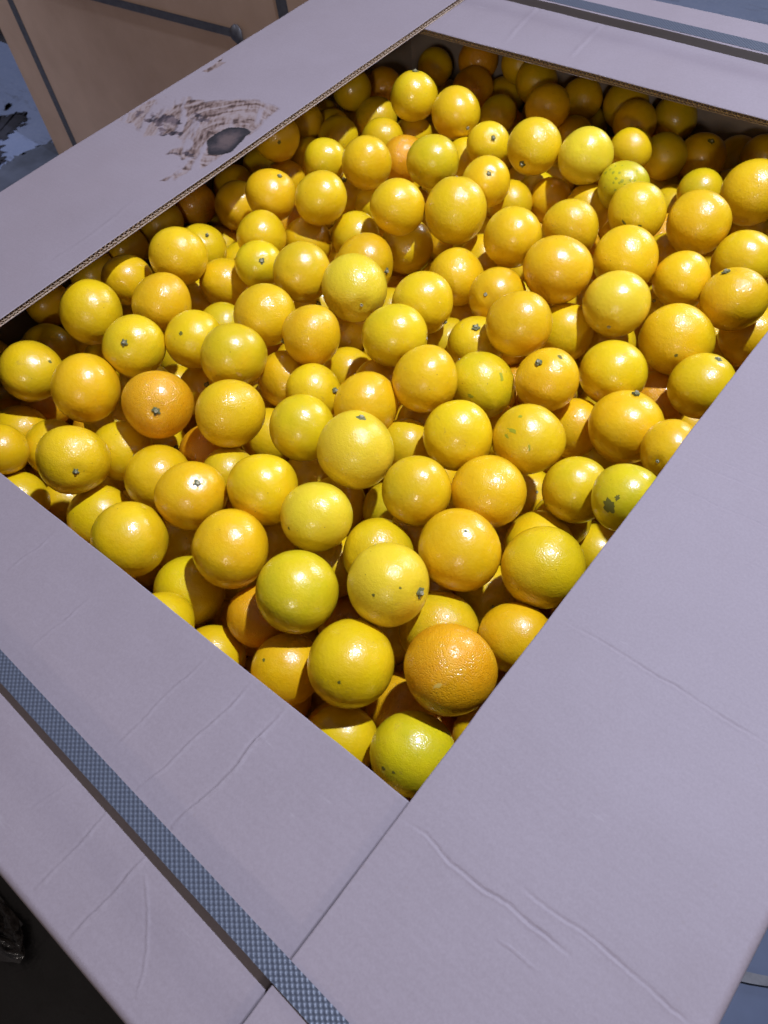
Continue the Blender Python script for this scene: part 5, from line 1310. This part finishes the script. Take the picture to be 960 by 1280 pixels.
(-0.277,0.686,-0.264), (-0.281,1.04,-0.343), (-0.943,0.565,-0.359), (-0.261,0.84,-0.298), (-0.401,0.241,-0.259), (-0.368,-0.024,-0.298),
(-0.154,0.097,-0.294), (-0.202,0.207,-0.269), (-0.319,0.381,-0.246), (-0.548,0.582,-0.264), (-0.252,0.498,-0.25), (-0.026,-0.179,-0.35),
(-0.861,0.283,-0.358), (0.082,0.767,-0.358), (-0.13,0.508,-0.278), (-0.295,0.199,-0.268), (-0.596,0.145,-0.29), (0.003,0.268,-0.32),
(-0.284,0.759,-0.282), (-0.665,0.838,-0.325), (-0.349,-0.169,-0.301), (-0.401,0.565,-0.261), (0.181,0.705,-0.358), (-0.018,0.407,-0.308),
(0.084,0.282,-0.335), (0.049,0.619,-0.343), (-0.003,0.019,-0.355), (0.098,0.521,-0.331), (-0.482,0.032,-0.308), (-0.349,0.692,-0.27),
(-0.092,0.652,-0.309), (-0.459,0.884,-0.31), (-0.656,0.039,-0.344), (-0.168,0.742,-0.302), (-0.868,0.554,-0.36), (-0.698,0.642,-0.312),
(-0.661,0.179,-0.315), (-0.506,0.15,-0.295), (0.013,0.093,-0.351), (0.175,0.123,-0.359), (-0.194,-0.057,-0.324), (0.08,0.426,-0.335),
(-0.467,-0.061,-0.318), (-0.776,0.084,-0.357), (0.173,0.304,-0.345), (-0.43,0.797,-0.289), (-0.428,0.698,-0.281), (0.188,0.445,-0.343),
(-0.59,-0.097,-0.339), (-0.187,0.284,-0.293), (-0.176,0.826,-0.325), (-0.329,0.482,-0.264), (0.1,0.183,-0.355), (-0.495,-0.172,-0.318),
(-0.259,0.906,-0.327), (-0.583,0.492,-0.286), (-0.798,0.702,-0.353), (-0.129,0.177,-0.307), (-0.37,0.16,-0.288), (-0.012,0.738,-0.348),
(-0.509,0.416,-0.271), (-0.755,0.283,-0.339), (-0.492,1.001,-0.357), (-0.63,0.734,-0.317), (-0.163,0.906,-0.353), (-0.293,-0.015,-0.326),
(-0.17,0.441,-0.288), (-0.242,0.364,-0.275), (0.165,0.561,-0.351), (-0.708,0.365,-0.324), (-0.6,-0.18,-0.346), (-0.071,-0.121,-0.356),
(-0.101,0.863,-0.356), (-0.631,-0.028,-0.356), (-0.49,0.637,-0.28), (-0.593,0.8,-0.324), (-0.614,0.62,-0.299), (-0.076,-0.006,-0.352),
(-0.051,0.161,-0.329), (0.035,0.547,-0.352), (-0.834,0.419,-0.353), (-0.267,0.565,-0.289), (-0.12,0.319,-0.308), (-0.376,0.839,-0.31),
(-0.616,0.358,-0.301), (-0.785,0.571,-0.347), (-0.231,0.151,-0.307), (-0.71,0.749,-0.345), (-0.263,-0.182,-0.333), (-0.085,0.456,-0.31),
(-0.562,0.047,-0.336), (-0.422,0.334,-0.281), (-0.549,0.702,-0.306), (-0.685,0.114,-0.36), (-0.089,0.745,-0.347), (-0.58,0.284,-0.303),
(-0.079,0.233,-0.33), (-0.293,0.308,-0.293), (-0.157,0.604,-0.311), (-0.271,0.429,-0.292), (-0.217,0.681,-0.307), (-0.155,0.004,-0.35),
(-0.402,0.071,-0.321), (-0.378,0.942,-0.345), (-0.431,0.46,-0.284), (-0.655,0.472,-0.311), (-0.084,0.557,-0.324), (-0.48,0.564,-0.288),
(-0.459,0.214,-0.308), (-0.187,-0.173,-0.349), (-0.052,0.346,-0.329), (-0.125,-0.066,-0.36), (-0.782,0.482,-0.356), (-0.529,0.847,-0.337),
(-0.409,-0.167,-0.342), (-0.487,0.747,-0.318), (-0.709,0.546,-0.335), (-0.551,0.219,-0.314), (-0.673,0.258,-0.335), (-0.105,0.106,-0.346),
(-0.316,0.058,-0.33), (-0.371,0.622,-0.303), (-0.366,0.418,-0.295), (-0.573,0.417,-0.317), (-0.634,0.548,-0.327), (-0.216,0.521,-0.313),
(-0.505,0.485,-0.302), (-0.344,0.544,-0.3), (-0.351,-0.085,-0.35), (-0.599,0.866,-0.353), (-0.764,0.399,-0.359), (-0.534,0.355,-0.311),
(-0.257,-0.106,-0.355), (-0.433,-0.008,-0.354), (-0.027,0.49,-0.356), (-0.347,0.26,-0.302), (-0.612,0.096,-0.354), (-0.345,0.769,-0.328),
(-0.256,0.25,-0.314), (-0.476,0.1,-0.34), (-0.474,0.291,-0.316), (-0.19,0.382,-0.326), (-0.233,0.745,-0.337), (-0.287,0.628,-0.321),
(-0.147,0.679,-0.347), (-0.309,0.836,-0.352), (-0.641,0.666,-0.35), (-0.608,0.208,-0.356), (-0.552,0.141,-0.356), (-0.558,0.545,-0.332),
(-0.55,0.622,-0.336), (-0.44,0.395,-0.314), (-0.121,0.397,-0.345), (-0.422,0.523,-0.317), (-0.305,0.698,-0.332), (-0.317,0.371,-0.324),
(-0.242,0.096,-0.356), (-0.161,0.234,-0.341), (-0.286,0.495,-0.326), (-0.177,0.128,-0.36), (-0.457,0.822,-0.354), (-0.417,0.15,-0.347),
(-0.327,0.195,-0.335), (-0.349,0.126,-0.351), (-0.413,0.725,-0.349), (-0.437,0.603,-0.332), (-0.226,0.595,-0.342), (-0.219,0.451,-0.341),
(-0.479,0.678,-0.346), (-0.397,0.225,-0.343), (-0.599,0.491,-0.358), (-0.23,0.312,-0.348), (-0.509,0.421,-0.351), (-0.368,0.472,-0.345),
(-0.407,0.305,-0.352), (-0.456,0.474,-0.359), (-0.306,0.559,-0.36), (-0.386,0.377,-0.359), (-0.326,0.301,-0.36),
]
def low_sphere():
    V = []; F = []
    nu, nv = 18, 10
    V.append((0, 0, 1))
    for j in range(1, nv):
        th = math.pi * j / nv
        for i in range(nu):
            ph = 2 * math.pi * i / nu
            V.append((math.sin(th) * math.cos(ph), math.sin(th) * math.sin(ph), math.cos(th)))
    V.append((0, 0, -1))
    for i in range(nu):
        F.append((0, 1 + i, 1 + (i + 1) % nu))
        for j in range(nv - 2):
            a = 1 + j * nu
            F.append((a + i, a + nu + i, a + nu + (i + 1) % nu, a + (i + 1) % nu))
        a = 1 + (nv - 2) * nu
        F.append((a + i, len(V) - 1, a + (i + 1) % nu))
    return np.array(V), F
SV, SF = low_sphere()
vs = []; fs = []
for (x, y, z) in DEEP:
    b = len(vs)
    vs += (SV * .0365 + np.array([x, y, z])).tolist()
    fs += [tuple(k + b for k in f) for f in SF]
deep = mesh_obj('deep_oranges', vs, fs, M_ORANGE, None, True)
deep.color = (0.79, 0.42, 0.008, 0.1)
tag(deep, 'mass of oranges lying deeper in the bin, glimpsed through gaps', 'oranges', None, 'stuff')
